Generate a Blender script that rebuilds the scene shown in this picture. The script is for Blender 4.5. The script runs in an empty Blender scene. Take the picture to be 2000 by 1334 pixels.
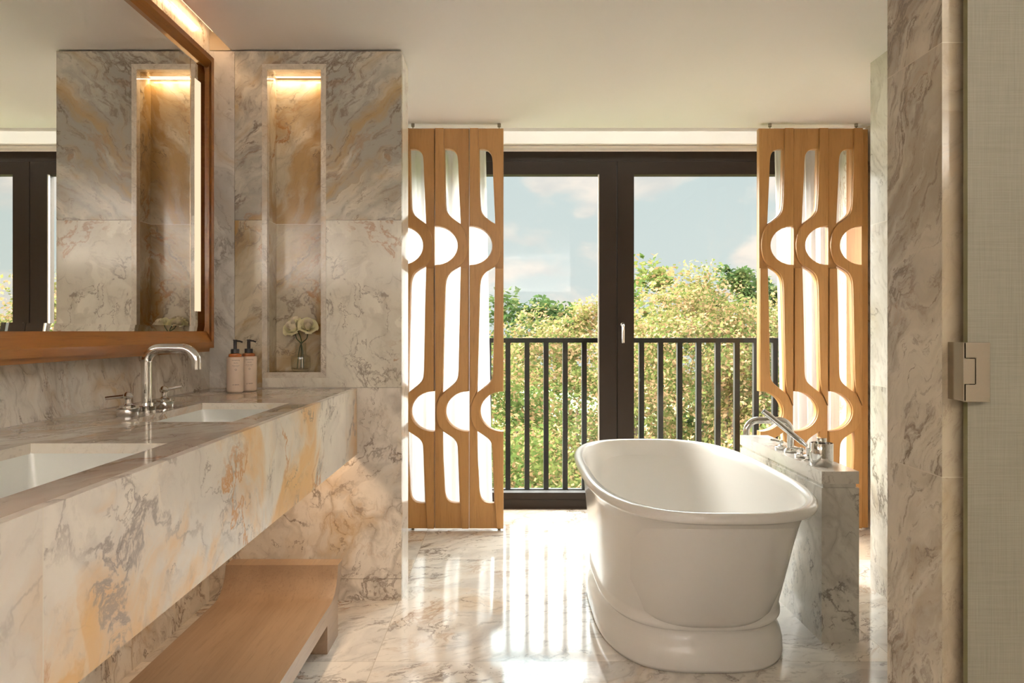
import bpy, bmesh, math, random
import numpy as np
from mathutils import Vector, Matrix

random.seed(7)
SC = bpy.context.scene
COL = SC.collection
PI = math.pi
F = 1500.0            # focal length in pixels of the 2000 px wide frame
EYE = 1.15            # camera height
CEIL = 2.353          # ceiling height

# ------------------------------------------------------------------ camera
cam = bpy.data.cameras.new('camera')
camo = bpy.data.objects.new('camera', cam)
COL.objects.link(camo)
cam.sensor_width = 36.0
cam.lens = 27.0
cam.shift_x = 0.005
cam.shift_y = -0.010
cam.clip_start = 0.05
cam.clip_end = 400
camo.location = (0, 0, EYE)
camo.rotation_euler = (PI / 2, 0, 0)
SC.camera = camo

# ------------------------------------------------------------------ world
SC.view_settings.view_transform = 'Standard'
SC.view_settings.look = 'None'
SC.view_settings.gamma = 1.0
SC.view_settings.exposure = 1.12
SC.view_settings.use_curve_mapping = False
SC.cycles.max_bounces = 9
SC.cycles.diffuse_bounces = 5
SC.cycles.glossy_bounces = 5
SC.cycles.transparent_max_bounces = 14
SC.cycles.caustics_reflective = False
SC.cycles.caustics_refractive = False

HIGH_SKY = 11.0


class G:
    """tiny helper to wire shader nodes"""
    def __init__(self, tree):
        self.t = tree
        self.n = tree.nodes
        self.l = tree.links

    def node(self, kind, **kw):
        nd = self.n.new(kind)
        for k, v in kw.items():
            setattr(nd, k, v)
        return nd

    def put(self, sock, v):
        if v is None:
            return
        if isinstance(v, bpy.types.NodeSocket):
            self.l.new(v, sock)
        else:
            if isinstance(v, (tuple, list)) and len(v) == 3 and sock.type == 'RGBA':
                v = (*v, 1)
            sock.default_value = v

    def math(self, op, a, b=None, c=None, clamp=False):
        nd = self.node('ShaderNodeMath', operation=op)
        nd.use_clamp = clamp
        self.put(nd.inputs[0], a)
        if b is not None:
            self.put(nd.inputs[1], b)
        if c is not None:
            self.put(nd.inputs[2], c)
        return nd.outputs[0]

    def vmath(self, op, a, b=None, scale=None):
        nd = self.node('ShaderNodeVectorMath', operation=op)
        self.put(nd.inputs[0], a)
        if b is not None:
            self.put(nd.inputs[1], b)
        if scale is not None:
            self.put(nd.inputs['Scale'], scale)
        return nd.outputs[0]

    def noise(self, v, scale, detail=6, rough=0.55, dist=0.0, out='Fac'):
        nd = self.node('ShaderNodeTexNoise')
        self.put(nd.inputs['Vector'], v)
        nd.inputs['Scale'].default_value = scale
        nd.inputs['Detail'].default_value = detail
        nd.inputs['Roughness'].default_value = rough
        nd.inputs['Distortion'].default_value = dist
        return nd.outputs[out]

    def ramp(self, v, a, b, lo=0.0, hi=1.0):
        nd = self.node('ShaderNodeMapRange', interpolation_type='SMOOTHSTEP')
        self.put(nd.inputs['Value'], v)
        nd.inputs['From Min'].default_value = a
        nd.inputs['From Max'].default_value = b
        nd.inputs['To Min'].default_value = lo
        nd.inputs['To Max'].default_value = hi
        return nd.outputs[0]

    def mix(self, f, a, b, mode='MIX'):
        nd = self.node('ShaderNodeMix', data_type='RGBA', blend_type=mode)
        self.put(nd.inputs['Factor'], f)
        self.put(nd.inputs['A'], a)
        self.put(nd.inputs['B'], b)
        return nd.outputs['Result']

    def mapping(self, v, rot=(0, 0, 0), scale=(1, 1, 1), loc=(0, 0, 0)):
        nd = self.node('ShaderNodeMapping')
        self.put(nd.inputs['Vector'], v)
        nd.inputs['Rotation'].default_value = rot
        nd.inputs['Scale'].default_value = scale
        nd.inputs['Location'].default_value = loc
        return nd.outputs[0]


world = bpy.data.worlds.new('sky')
SC.world = world
world.use_nodes = True
wt = world.node_tree
wt.nodes.clear()
g = G(wt)
tc = g.node('ShaderNodeTexCoord')
dirv = g.vmath('NORMALIZE', tc.outputs['Generated'])
sep = g.node('ShaderNodeSeparateXYZ')
wt.links.new(dirv, sep.inputs[0])
zz = sep.outputs['Z']
grad = g.ramp(zz, 0.0, 0.45)
skyc = g.mix(grad, (0.455, 0.50, 0.49), (0.36, 0.44, 0.46))
pv = g.mapping(dirv, scale=(1.0, 1.0, 2.2), loc=(0.25, 0.0, 0.35))
cl = g.noise(pv, 5.5, 9, 0.50, 0.2)
clm = g.ramp(cl, 0.455, 0.565)
cl2 = g.noise(pv, 13.0, 6, 0.55)
clc = g.mix(g.ramp(cl2, 0.3, 0.7), (0.50, 0.48, 0.46), (0.74, 0.63, 0.55))
skyc = g.mix(g.math('MULTIPLY', clm, 0.8), skyc, clc)
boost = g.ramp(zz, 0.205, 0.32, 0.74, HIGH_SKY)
# bright haze round the sun, low on the left
dt = g.node('ShaderNodeVectorMath', operation='DOT_PRODUCT')
wt.links.new(dirv, dt.inputs[0])
dt.inputs[1].default_value = Vector((-0.86, 0.30, 0.42)).normalized()
glow = g.ramp(dt.outputs['Value'], 0.60, 0.98, 0.0, 17.0)
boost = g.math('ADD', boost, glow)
skyc = g.mix(g.ramp(dt.outputs['Value'], 0.45, 0.9), skyc, (0.77, 0.74, 0.69))
bgn = g.node('ShaderNodeBackground')
wt.links.new(skyc, bgn.inputs['Color'])
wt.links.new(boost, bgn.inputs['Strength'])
wo = g.node('ShaderNodeOutputWorld')
wt.links.new(bgn.outputs[0], wo.inputs[0])

# sun from the left, almost along the facade: it rakes the trees and only grazes the window recess
sl = bpy.data.lights.new('sun', 'SUN')
sl.energy = 2.6
sl.color = (1.0, 0.86, 0.66)
sl.angle = math.radians(1.5)
so = bpy.data.objects.new('sun', sl)
COL.objects.link(so)
so.rotation_euler = Vector((-0.86, 0.16, 0.50)).to_track_quat('Z', 'Y').to_euler()
so.location = (-6, -10, 14)


def area(name, loc, rot, sx, sy, power, color=(1, 0.80, 0.60)):
    l = bpy.data.lights.new(name, 'AREA')
    l.shape = 'RECTANGLE'
    l.size = sx
    l.size_y = sy
    l.energy = power
    l.color = color
    o = bpy.data.objects.new(name, l)
    COL.objects.link(o)
    o.location = loc
    o.rotation_euler = rot
    return o


# two uplights added behind the camera to brighten the room; cove, niche, under-vanity strips
area('added_back_uplight', (0.2, -2.60, 1.72), (PI, 0, 0), 2.6, 0.06, 56, (1.0, 0.985, 0.975))
area('added_side_uplight', (1.52, -1.2, 1.72), (PI, 0, 0), 0.06, 1.8, 32, (1.0, 0.985, 0.975))
area('cove_light', (-1.235, 1.35, CEIL + 0.06), (0, math.radians(32), 0), 0.03, 3.75, 2.0, (1.0, 0.60, 0.30))
area('niche_light', (-0.9075, 3.385, 2.262), (math.radians(8), 0, 0), 0.225, 0.012, 0.19, (1.0, 0.72, 0.46))
area('vanity_light', (-0.715, 2.75, 0.684), (0, 0, 0), 0.03, 0.9, 1.0, (1.0, 0.68, 0.42))


# ------------------------------------------------------------------ materials
def new_mat(name):
    m = bpy.data.materials.new(name)
    m.use_nodes = True
    m.node_tree.nodes.clear()
    gg = G(m.node_tree)
    return m, gg


def principled(gg, color, rough=0.5, metal=0.0, spec=0.5, **kw):
    p = gg.node('ShaderNodeBsdfPrincipled')
    gg.put(p.inputs['Base Color'], color)
    gg.put(p.inputs['Roughness'], rough)
    gg.put(p.inputs['Metallic'], metal)
    gg.put(p.inputs['Specular IOR Level'], spec)
    for k, v in kw.items():
        gg.put(p.inputs[k], v)
    o = gg.node('ShaderNodeOutputMaterial')
    gg.l.new(p.outputs[0], o.inputs[0])
    return p


def plain(name, color, rough=0.5, metal=0.0, spec=0.5, **kw):
    m, gg = new_mat(name)
    principled(gg, color, rough, metal, spec, **kw)
    return m


def emitter(name, color, strength):
    m, gg = new_mat(name)
    e = gg.node('ShaderNodeEmission')
    gg.put(e.inputs[0], color)
    gg.put(e.inputs[1], strength)
    o = gg.node('ShaderNodeOutputMaterial')
    gg.l.new(e.outputs[0], o.inputs[0])
    return m


def marble(name, seed, white=(0.82, 0.77, 0.70), grey=(0.50, 0.47, 0.43), gold=(0.62, 0.40, 0.17),
           dark=(0.17, 0.12, 0.085), rust=(0.36, 0.17, 0.05), rot=(0, 0, 0), stretch=(1, 1, 1),
           size=1.0, grey_amt=0.6, gold_amt=0.4, crack=0.6, vein=0.8, rust_amt=0.5, pebble=0.5,
           gold_lo=0.5, grey_lo=0.42, cuts=(), rough=0.12, grout=(0.80, 0.74, 0.64), gw=0.0012, warp=1.0, spec=0.5, breccia=0.75, streak=0.42):
    m, gg = new_mat(name)
    rnd = random.Random(seed)
    geo = gg.node('ShaderNodeNewGeometry')
    P = geo.outputs['Position']
    sp = gg.node('ShaderNodeSeparateXYZ')
    gg.put(sp.inputs[0], P)
    line = None
    Q = gg.vmath('ADD', P, (rnd.uniform(-20, 20), rnd.uniform(-20, 20), rnd.uniform(-20, 20)))
    for ax, val in cuts:
        c = sp.outputs['XYZ'.index(ax)]
        st = gg.math('GREATER_THAN', c, val)
        off = gg.vmath('SCALE', (rnd.uniform(-9, 9), rnd.uniform(-9, 9), rnd.uniform(-9, 9)), scale=st)
        Q = gg.vmath('ADD', Q, off)
        d = gg.math('ABSOLUTE', gg.math('SUBTRACT', c, val))
        ln = gg.math('LESS_THAN', d, gw)
        line = ln if line is None else gg.math('MAXIMUM', line, ln)
    Q = gg.mapping(Q, rot=rot)
    w1 = gg.vmath('SCALE', gg.vmath('SUBTRACT', gg.noise(Q, 2.2 / size, 3, 0.5, out='Color'), (0.5, 0.5, 0.5)), scale=0.42 * size * warp)
    w2 = gg.vmath('SCALE', gg.vmath('SUBTRACT', gg.noise(Q, 9.0 / size, 4, 0.6, out='Color'), (0.5, 0.5, 0.5)), scale=0.07 * size * warp)
    W = gg.vmath('ADD', gg.vmath('ADD', Q, w1), w2)
    S = gg.mapping(W, scale=stretch)
    # broad clouds of grey and gold
    ng = gg.noise(S, 3.2 / size, 7, 0.60, 0.4)
    no = gg.noise(gg.vmath('ADD', S, (7.3, 2.1, 4.4)), 2.3 / size, 6, 0.58, 0.5)
    col = gg.mix(gg.math('MULTIPLY', gg.ramp(ng, grey_lo, grey_lo + 0.2), grey_amt), white, grey)
    gm = gg.ramp(no, gold_lo, gold_lo + 0.16)
    col = gg.mix(gg.math('MULTIPLY', gm, gold_amt), col, gold)
    vc = gg.node('ShaderNodeTexVoronoi', feature='SMOOTH_F1')
    gg.put(vc.inputs['Vector'], gg.vmath('ADD', S, (0.9, 3.3, 6.1)))
    vc.inputs['Scale'].default_value = 4.6 / size
    vc.inputs['Smoothness'].default_value = 0.12
    sc_ = gg.node('ShaderNodeSeparateColor')
    gg.put(sc_.inputs[0], vc.outputs['Color'])
    cellm = gg.ramp(gg.noise(gg.vmath('ADD', Q, (6.1, 4.2, 0.7)), 1.8 / size, 3, 0.5), 0.38, 0.62)
    col = gg.mix(gg.math('MULTIPLY', gg.math('MULTIPLY', gg.ramp(sc_.outputs[0], 0.45, 0.75), cellm), breccia), col, white)
    col = gg.mix(gg.math('MULTIPLY', gg.math('MULTIPLY', gg.ramp(sc_.outputs[1], 0.60, 0.85), cellm), breccia * 0.6), col, grey)
    # fine streaks inside the clouds
    fs = gg.noise(gg.mapping(W, scale=tuple(s * 1.0 if s < 1 else s * 2.4 for s in stretch)), 14 / size, 5, 0.65)
    col = gg.mix(gg.math('MULTIPLY', gg.ramp(fs, 0.52, 0.68), streak * grey_amt), col, dark)
    # pebble structure: soft bands along warped cell borders
    vo = gg.node('ShaderNodeTexVoronoi', feature='DISTANCE_TO_EDGE')
    gg.put(vo.inputs['Vector'], S)
    vo.inputs['Scale'].default_value = 6.0 / size
    vd = vo.outputs['Distance']
    msk = gg.ramp(gg.noise(gg.vmath('ADD', Q, (3.1, 8.2, 1.7)), 2.4 / size, 3, 0.5), 0.40, 0.60)
    band = gg.math('MULTIPLY', gg.ramp(vd, 0.0, 0.14, 1.0, 0.0), gg.math('MULTIPLY', msk, pebble))
    col = gg.mix(band, col, gg.mix(gm, grey, gold))
    lmod = gg.ramp(gg.noise(gg.vmath('ADD', Q, (5.1, 2.2, 8.7)), 7.0 / size, 3, 0.6), 0.45, 0.66)
    lin = gg.math('MULTIPLY', gg.ramp(vd, 0.0, 0.018, 1.0, 0.0), gg.math('MULTIPLY', gg.math('MULTIPLY', msk, lmod), crack * 0.8))
    col = gg.mix(lin, col, dark)
    # long ridged veins
    r1 = gg.math('ABSOLUTE', gg.math('SUBTRACT', gg.noise(gg.vmath('ADD', S, (1.9, 5.5, 9.1)), 2.6 / size, 8, 0.62), 0.5))
    m1 = gg.ramp(gg.noise(gg.vmath('ADD', Q, (9.0, 1.2, 6.6)), 3.0 / size, 2, 0.5), 0.44, 0.60)
    v1 = gg.math('MULTIPLY', gg.ramp(r1, 0.0, 0.018, 1.0, 0.0), gg.math('MULTIPLY', m1, vein))
    col = gg.mix(v1, col, dark)
    v1s = gg.math('MULTIPLY', gg.ramp(r1, 0.0, 0.05, 1.0, 0.0), gg.math('MULTIPLY', m1, vein * 0.35))
    col = gg.mix(v1s, col, grey)
    r3 = gg.math('ABSOLUTE', gg.math('SUBTRACT', gg.noise(gg.vmath('ADD', S, (8.3, 6.5, 2.2)), 5.5 / size, 7, 0.60), 0.5))
    m3 = gg.ramp(gg.noise(gg.vmath('ADD', Q, (1.0, 4.2, 9.6)), 5.0 / size, 2, 0.5), 0.50, 0.62)
    col = gg.mix(gg.math('MULTIPLY', gg.ramp(r3, 0.0, 0.011, 1.0, 0.0), gg.math('MULTIPLY', m3, vein * 0.8)), col, dark)
    r2 = gg.math('ABSOLUTE', gg.math('SUBTRACT', gg.noise(gg.vmath('ADD', S, (4.9, 0.5, 3.1)), 1.7 / size, 9, 0.6), 0.5))
    m2 = gg.ramp(gg.noise(gg.vmath('ADD', Q, (2.0, 7.2, 5.6)), 2.2 / size, 2, 0.5), 0.46, 0.60)
    v2 = gg.math('MULTIPLY', gg.ramp(r2, 0.0, 0.012, 1.0, 0.0), gg.math('MULTIPLY', m2, rust_amt))
    col = gg.mix(v2, col, rust)
    if line is not None:
        col = gg.mix(line, col, grout)
    principled(gg, col, rough, 0.0, spec)
    return m


def wood(name, c1, c2, axis='Z', rough=0.4, fine=60, seed=0, coat=0.0):
    m, gg = new_mat(name)
    geo = gg.node('ShaderNodeNewGeometry')
    sc = {'X': (0.06, 1, 1), 'Y': (1, 0.06, 1), 'Z': (1, 1, 0.06)}[axis]
    P = gg.mapping(geo.outputs['Position'], scale=sc, loc=(seed, seed * 2.3, seed * 0.7))
    Wp = gg.vmath('ADD', P, gg.vmath('SCALE', gg.noise(P, 3.0, 2, 0.5, out='Color'), scale=0.12))
    n1 = gg.noise(Wp, 9, 5, 0.6, 0.6)
    n2 = gg.noise(P, fine * 2.0, 4, 0.7)
    rings = gg.math('FRACT', gg.math('MULTIPLY', n1, 9.0))
    rr = gg.math('ABSOLUTE', gg.math('SUBTRACT', rings, 0.5))
    f = gg.math('ADD', gg.math('MULTIPLY', gg.ramp(n1, 0.3, 0.7), 0.55), gg.math('MULTIPLY', rr, 0.35), clamp=True)
    col = gg.mix(f, c1, c2)
    dk = tuple(c * 0.62 for c in c1)
    col = gg.mix(gg.ramp(n2, 0.50, 0.72, 0.0, 0.45), col, dk)
    bp = gg.node('ShaderNodeBump')
    bp.inputs['Strength'].default_value = 0.06
    bp.inputs['Distance'].default_value = 0.002
    gg.l.new(n2, bp.inputs['Height'])
    p = principled(gg, col, rough, 0.0, 0.4)
    gg.l.new(bp.outputs[0], p.inputs['Normal'])
    p.inputs['Coat Weight'].default_value = coat
    return m


D45 = math.radians(45)
# wall slabs in the X-Z plane: grain runs from lower left to upper right
M_PIER_UP = marble('marble_pier_upper', 11, white=(0.76, 0.71, 0.60), grey=(0.37, 0.35, 0.30), gold=(0.46, 0.31, 0.13),
                   rot=(0, math.radians(-48), 0), stretch=(1.0, 1.0, 0.30), size=0.85, grey_amt=0.95, gold_amt=0.85,
                   gold_lo=0.47, grey_lo=0.40, crack=0.2, vein=1.0, rust_amt=0.35, pebble=0.6, streak=0.6, breccia=0.6)
M_PIER_MID = marble('marble_pier_middle', 23, white=(0.80, 0.76, 0.66), grey=(0.55, 0.50, 0.41), gold=(0.56, 0.39, 0.16),
                    rot=(0, math.radians(20), 0), stretch=(1.0, 1.0, 0.7), size=0.95, grey_amt=0.4, gold_amt=0.5,
                    gold_lo=0.56, grey_lo=0.50, crack=0.5, vein=0.8, rust_amt=0.7, pebble=0.45)
M_PIER_GOLD = marble('marble_pier_gold', 31, white=(0.66, 0.58, 0.43), grey=(0.40, 0.34, 0.24), gold=(0.40, 0.25, 0.085),
                     rot=(0, math.radians(-40), 0), stretch=(1.0, 1.0, 0.36), size=0.7, grey_amt=0.6, gold_amt=0.9,
                     gold_lo=0.42, grey_lo=0.44, crack=0.45, vein=0.9, rust_amt=0.9, pebble=0.5,
                     cuts=(('Z', 1.6245),))
M_PIER_LOW = marble('marble_pier_lower', 41, white=(0.76, 0.70, 0.62), grey=(0.46, 0.41, 0.35), gold=(0.60, 0.46, 0.30),
                    rot=(0, math.radians(-12), 0), stretch=(1.0, 1.0, 0.65), size=0.75, grey_amt=0.5, gold_amt=0.35,
                    crack=0.75, vein=0.9, rust_amt=0.2, pebble=0.9, grey_lo=0.46)
M_STRIP = marble('marble_pale_strip', 53, white=(0.80, 0.77, 0.72), grey=(0.50, 0.475, 0.44), gold=(0.60, 0.46, 0.30),
                 rot=(0, math.radians(28), 0), stretch=(1.0, 1.0, 0.28), size=0.8, grey_amt=0.75, gold_amt=0.15,
                 crack=0.3, vein=0.6, rust_amt=0.0, pebble=0.5)
M_WALL_L = marble('marble_left_wall', 61, white=(0.83, 0.79, 0.72), grey=(0.54, 0.49, 0.42), gold=(0.60, 0.43, 0.24),
                  rot=(math.radians(-30), 0, 0), stretch=(1.0, 1.0, 0.42), size=0.62, grey_amt=0.5, gold_amt=0.4,
                  crack=0.8, vein=1.0, rust_amt=0.25, pebble=0.8, cuts=(('Y', 1.46), ('Z', 1.6245)))
M_COUNTER = marble('marble_countertop', 72, white=(0.82, 0.76, 0.67), grey=(0.54, 0.45, 0.36), gold=(0.64, 0.36, 0.15),
                   rot=(0, 0, math.radians(18)), stretch=(1.0, 0.25, 1.0), size=0.8, grey_amt=0.65, gold_amt=0.85,
                   gold_lo=0.46, crack=0.2, vein=0.7, rust_amt=0.8, pebble=0.3, rough=0.05)
M_FASCIA = marble('marble_fascia', 84, white=(0.86, 0.80, 0.72), grey=(0.60, 0.55, 0.51), gold=(0.80, 0.47, 0.16),
                  dark=(0.24, 0.18, 0.15), rust=(0.58, 0.27, 0.07),
                  rot=(math.radians(20), 0, 0), stretch=(1.0, 0.8, 0.6), size=0.95, grey_amt=0.45, gold_amt=0.85,
                  gold_lo=0.47, crack=0.35, vein=0.9, rust_amt=0.95, pebble=0.3,
                  cuts=(('Y', 1.06),), rough=0.28, spec=0.3)
M_FLOOR = marble('marble_floor', 95, white=(0.84, 0.79, 0.72), grey=(0.56, 0.53, 0.50), gold=(0.66, 0.50, 0.33),
                 rot=(0, 0, math.radians(52)), stretch=(1.0, 0.32, 1.0), size=1.1, grey_amt=0.85, gold_amt=0.5,
                 gold_lo=0.50, grey_lo=0.42, crack=0.3, vein=0.9, rust_amt=0.5, pebble=0.45,
                 cuts=(('Y', 2.674), ('Y', 3.868), ('Y', 1.48), ('Y', 0.28), ('X', -0.46), ('X', 1.36)),
                 rough=0.09, spec=0.32, grout=(0.50, 0.45, 0.38))
M_PLINTH = marble('marble_plinth', 107, white=(0.74, 0.71, 0.65), grey=(0.50, 0.47, 0.42), gold=(0.60, 0.50, 0.36),
                  dark=(0.13, 0.10, 0.08),
                  rot=(0, math.radians(35), 0), stretch=(1.0, 1.0, 0.6), size=0.7, grey_amt=0.45, gold_amt=0.15,
                  crack=0.4, vein=1.0, rust_amt=0.0, pebble=0.7)
M_PLINTH_TOP = marble('marble_plinth_cap', 118, white=(0.82, 0.79, 0.74), grey=(0.60, 0.57, 0.52), gold=(0.6, 0.5, 0.36),
                      rot=(0, math.radians(35), 0), stretch=(1.0, 0.5, 0.8), size=0.8, grey_amt=0.3, gold_amt=0.1,
                      crack=0.05, vein=0.35, rust_amt=0.0, pebble=0.15, breccia=0.15, streak=0.2)
M_RIGHT = marble('marble_right_wall', 127, white=(0.80, 0.76, 0.69), grey=(0.54, 0.50, 0.44), gold=(0.60, 0.48, 0.32),
                 rot=(math.radians(24), 0, 0), stretch=(1.0, 1.0, 0.35), size=0.75, grey_amt=0.55, gold_amt=0.15,
                 crack=0.3, vein=0.9, rust_amt=0.0, pebble=0.5, cuts=(('Z', 0.91), ('Z', 1.6245), ('Z', 0.125)))
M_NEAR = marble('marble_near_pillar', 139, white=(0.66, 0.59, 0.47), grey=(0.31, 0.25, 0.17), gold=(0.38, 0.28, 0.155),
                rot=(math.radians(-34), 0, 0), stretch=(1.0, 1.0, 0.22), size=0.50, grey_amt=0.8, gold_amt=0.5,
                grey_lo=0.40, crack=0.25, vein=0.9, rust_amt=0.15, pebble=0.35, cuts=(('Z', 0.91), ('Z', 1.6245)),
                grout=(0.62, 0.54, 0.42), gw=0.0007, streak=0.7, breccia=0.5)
M_NEAR_SHADED = marble('marble_near_pillar_shaded', 143, white=(0.34, 0.285, 0.20), grey=(0.22, 0.17, 0.11), gold=(0.24, 0.175, 0.09),  # same marble as the pillar, darkened: the front's shade is in the colour
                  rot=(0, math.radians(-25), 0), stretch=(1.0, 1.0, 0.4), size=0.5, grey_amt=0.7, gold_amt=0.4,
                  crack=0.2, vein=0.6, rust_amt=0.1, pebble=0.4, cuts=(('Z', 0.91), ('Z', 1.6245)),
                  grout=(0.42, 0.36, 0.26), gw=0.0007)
M_NICHE_TRIM = marble('marble_niche_trim', 151, white=(0.74, 0.68, 0.58), grey=(0.52, 0.46, 0.38), size=0.4,
                      gold=(0.60, 0.44, 0.26), grey_amt=0.5, gold_amt=0.3, crack=0.2, vein=0.5, rust_amt=0.2, rough=0.1)
M_EDGE = marble('marble_cutout_edge', 163, white=(0.84, 0.78, 0.68), grey=(0.70, 0.62, 0.50), gold=(0.74, 0.60, 0.36),
                size=0.5, grey_amt=0.3, gold_amt=0.5, crack=0.0, vein=0.3, rust_amt=0.0, pebble=0.2, rough=0.15)

M_CEIL = plain('ceiling_paint', (0.88, 0.85, 0.83), 0.45, spec=0.25)
M_WHITE = plain('white_paint', (0.84, 0.80, 0.74), 0.6)
M_WARMWALL = plain('warm_wall_paint', (0.72, 0.68, 0.62), 0.7)
M_TUB = plain('white_enamel', (0.86, 0.84, 0.81), 0.16, spec=0.45)
M_CERAMIC = plain('basin_ceramic', (0.80, 0.81, 0.76), 0.08)
M_CHROME = plain('chrome', (0.70, 0.69, 0.67), 0.06, metal=1.0)
M_STEEL = plain('satin_nickel', (0.36, 0.32, 0.25), 0.16, metal=1.0)
M_FRAME = plain('dark_bronze_frame', (0.026, 0.017, 0.012), 0.5, spec=0.25)
M_RAIL = plain('black_metal', (0.012, 0.011, 0.010), 0.5, spec=0.3)
M_DARK = plain('dark_gap', (0.05, 0.04, 0.03), 0.7)
M_OAK = wood('oak_screen', (0.43, 0.215, 0.070), (0.55, 0.30, 0.110), 'Z', 0.36, 70, 1.0)
M_WALNUT = wood('teak_mirror_frame', (0.27, 0.092, 0.018), (0.43, 0.175, 0.038), 'Y', 0.28, 60, 4.0, 0.2)
M_BENCH = wood('pale_oak_bench', (0.27, 0.178, 0.108), (0.38, 0.26, 0.165), 'Y', 0.30, 60, 8.0, 0.15)
M_MIRROR = plain('mirror_glass', (0.90, 0.90, 0.87), 0.0, metal=1.0)
M_LED = emitter('led_diffuser', (1.0, 0.70, 0.46), 0.56)
M_LEDHOT = emitter('led_line', (1.0, 0.68, 0.40), 1.3)
M_PANEL = emitter('added_light_diffuser', (1.0, 0.95, 0.88), 2.0)  # glow of the troughs added behind the camera
M_BLACKPL = plain('black_plastic', (0.012, 0.010, 0.010), 0.32)
M_BOTTLE = plain('blush_bottle', (0.70, 0.555, 0.43), 0.42)
M_AMBER = plain('amber_neck', (0.38, 0.11, 0.02), 0.15)
M_INK = plain('label_ink', (0.10, 0.055, 0.05), 0.6)
M_STEM = plain('rose_stem', (0.06, 0.085, 0.025), 0.5)


def glass_mat(name, tint=(1, 1, 1), refl=0.08):
    m, gg = new_mat(name)
    tr = gg.node('ShaderNodeBsdfTransparent')
    gg.put(tr.inputs[0], (*tint, 1))
    gl = gg.node('ShaderNodeBsdfGlossy')
    gl.inputs['Roughness'].default_value = 0.0
    lw = gg.node('ShaderNodeLayerWeight')
    lw.inputs['Blend'].default_value = 0.5
    fr = gg.math('ADD', gg.math('MULTIPLY', gg.math('POWER', lw.outputs['Facing'], 4.0), 0.6), 0.04)
    mx = gg.node('ShaderNodeMixShader')
    gg.l.new(gg.math('MULTIPLY', fr, refl / 0.04, clamp=True), mx.inputs[0])
    gg.l.new(tr.outputs[0], mx.inputs[1])
    gg.l.new(gl.outputs[0], mx.inputs[2])
    o = gg.node('ShaderNodeOutputMaterial')
    gg.l.new(mx.outputs[0], o.inputs[0])
    return m


M_GLASS = glass_mat('window_glass', (0.97, 0.98, 0.97), 0.012)
M_VASE = glass_mat('vase_glass', (0.985, 0.99, 0.975), 0.05)


def sheer_mat():
    m, gg = new_mat('sheer_curtain')
    d = gg.node('ShaderNodeBsdfDiffuse')
    gg.put(d.inputs[0], (0.80, 0.76, 0.745, 1))
    t = gg.node('ShaderNodeBsdfTranslucent')
    gg.put(t.inputs[0], (0.66, 0.625, 0.62, 1))
    tr = gg.node('ShaderNodeBsdfTransparent')
    gg.put(tr.inputs[0], (1, 1, 1, 1))
    a = gg.node('ShaderNodeMixShader')
    a.inputs[0].default_value = 0.68
    gg.l.new(d.outputs[0], a.inputs[1])
    gg.l.new(t.outputs[0], a.inputs[2])
    b = gg.node('ShaderNodeMixShader')
    b.inputs[0].default_value = 0.10
    gg.l.new(a.outputs[0], b.inputs[1])
    gg.l.new(tr.outputs[0], b.inputs[2])
    o = gg.node('ShaderNodeOutputMaterial')
    gg.l.new(b.outputs[0], o.inputs[0])
    return m


M_SHEER = sheer_mat()


def petal_mat():
    m, gg = new_mat('rose_petal')
    d = gg.node('ShaderNodeBsdfDiffuse')
    gg.put(d.inputs[0], (0.94, 0.90, 0.62, 1))
    t = gg.node('ShaderNodeBsdfTranslucent')
    gg.put(t.inputs[0], (0.95, 0.90, 0.52, 1))
    a = gg.node('ShaderNodeMixShader')
    a.inputs[0].default_value = 0.12
    gg.l.new(d.outputs[0], a.inputs[1])
    gg.l.new(t.outputs[0], a.inputs[2])
    o = gg.node('ShaderNodeOutputMaterial')
    gg.l.new(a.outputs[0], o.inputs[0])
    return m


M_PETAL = petal_mat()
M_PETAL_IN = plain('rose_petal_inner', (0.93, 0.84, 0.66), 0.6)


def linen_mat():
    m, gg = new_mat('linen_panel')
    geo = gg.node('ShaderNodeNewGeometry')
    P = geo.outputs['Position']
    a = gg.noise(gg.mapping(P, scale=(1500, 1, 12)), 1.0, 3, 0.6)
    b = gg.noise(gg.mapping(P, scale=(12, 1, 1500)), 1.0, 3, 0.6)
    f = gg.math('MULTIPLY', gg.math('ADD', a, b), 0.5)
    col = gg.mix(gg.ramp(f, 0.36, 0.62), (0.155, 0.142, 0.102), (0.205, 0.19, 0.14))
    principled(gg, col, 0.5, 0, 0.3)
    return m


M_LINEN = linen_mat()
M_GLEDGE = plain('green_glass_edge', (0.20, 0.19, 0.10), 0.15)


def leaf_mat(name, a, b, c, warm):
    m, gg = new_mat(name)
    geo = gg.node('ShaderNodeNewGeometry')
    r = geo.outputs['Random Per Island']
    n = gg.noise(geo.outputs['Position'], 0.9, 3, 0.5)
    col = gg.mix(gg.ramp(n, 0.35, 0.65), a, b)
    col = gg.mix(gg.ramp(r, 1.0 - warm, 1.0 - warm + 0.12), col, c)
    col = gg.mix(1.0, col, (0.27, 0.275, 0.25), 'MULTIPLY')
    d = gg.node('ShaderNodeBsdfDiffuse')
    t = gg.node('ShaderNodeBsdfTranslucent')
    gg.l.new(col, d.inputs[0])
    gg.l.new(col, t.inputs[0])
    mx = gg.node('ShaderNodeMixShader')
    mx.inputs[0].default_value = 0.35
    gg.l.new(d.outputs[0], mx.inputs[1])
    gg.l.new(t.outputs[0], mx.inputs[2])
    o = gg.node('ShaderNodeOutputMaterial')
    gg.l.new(mx.outputs[0], o.inputs[0])
    return m


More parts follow.
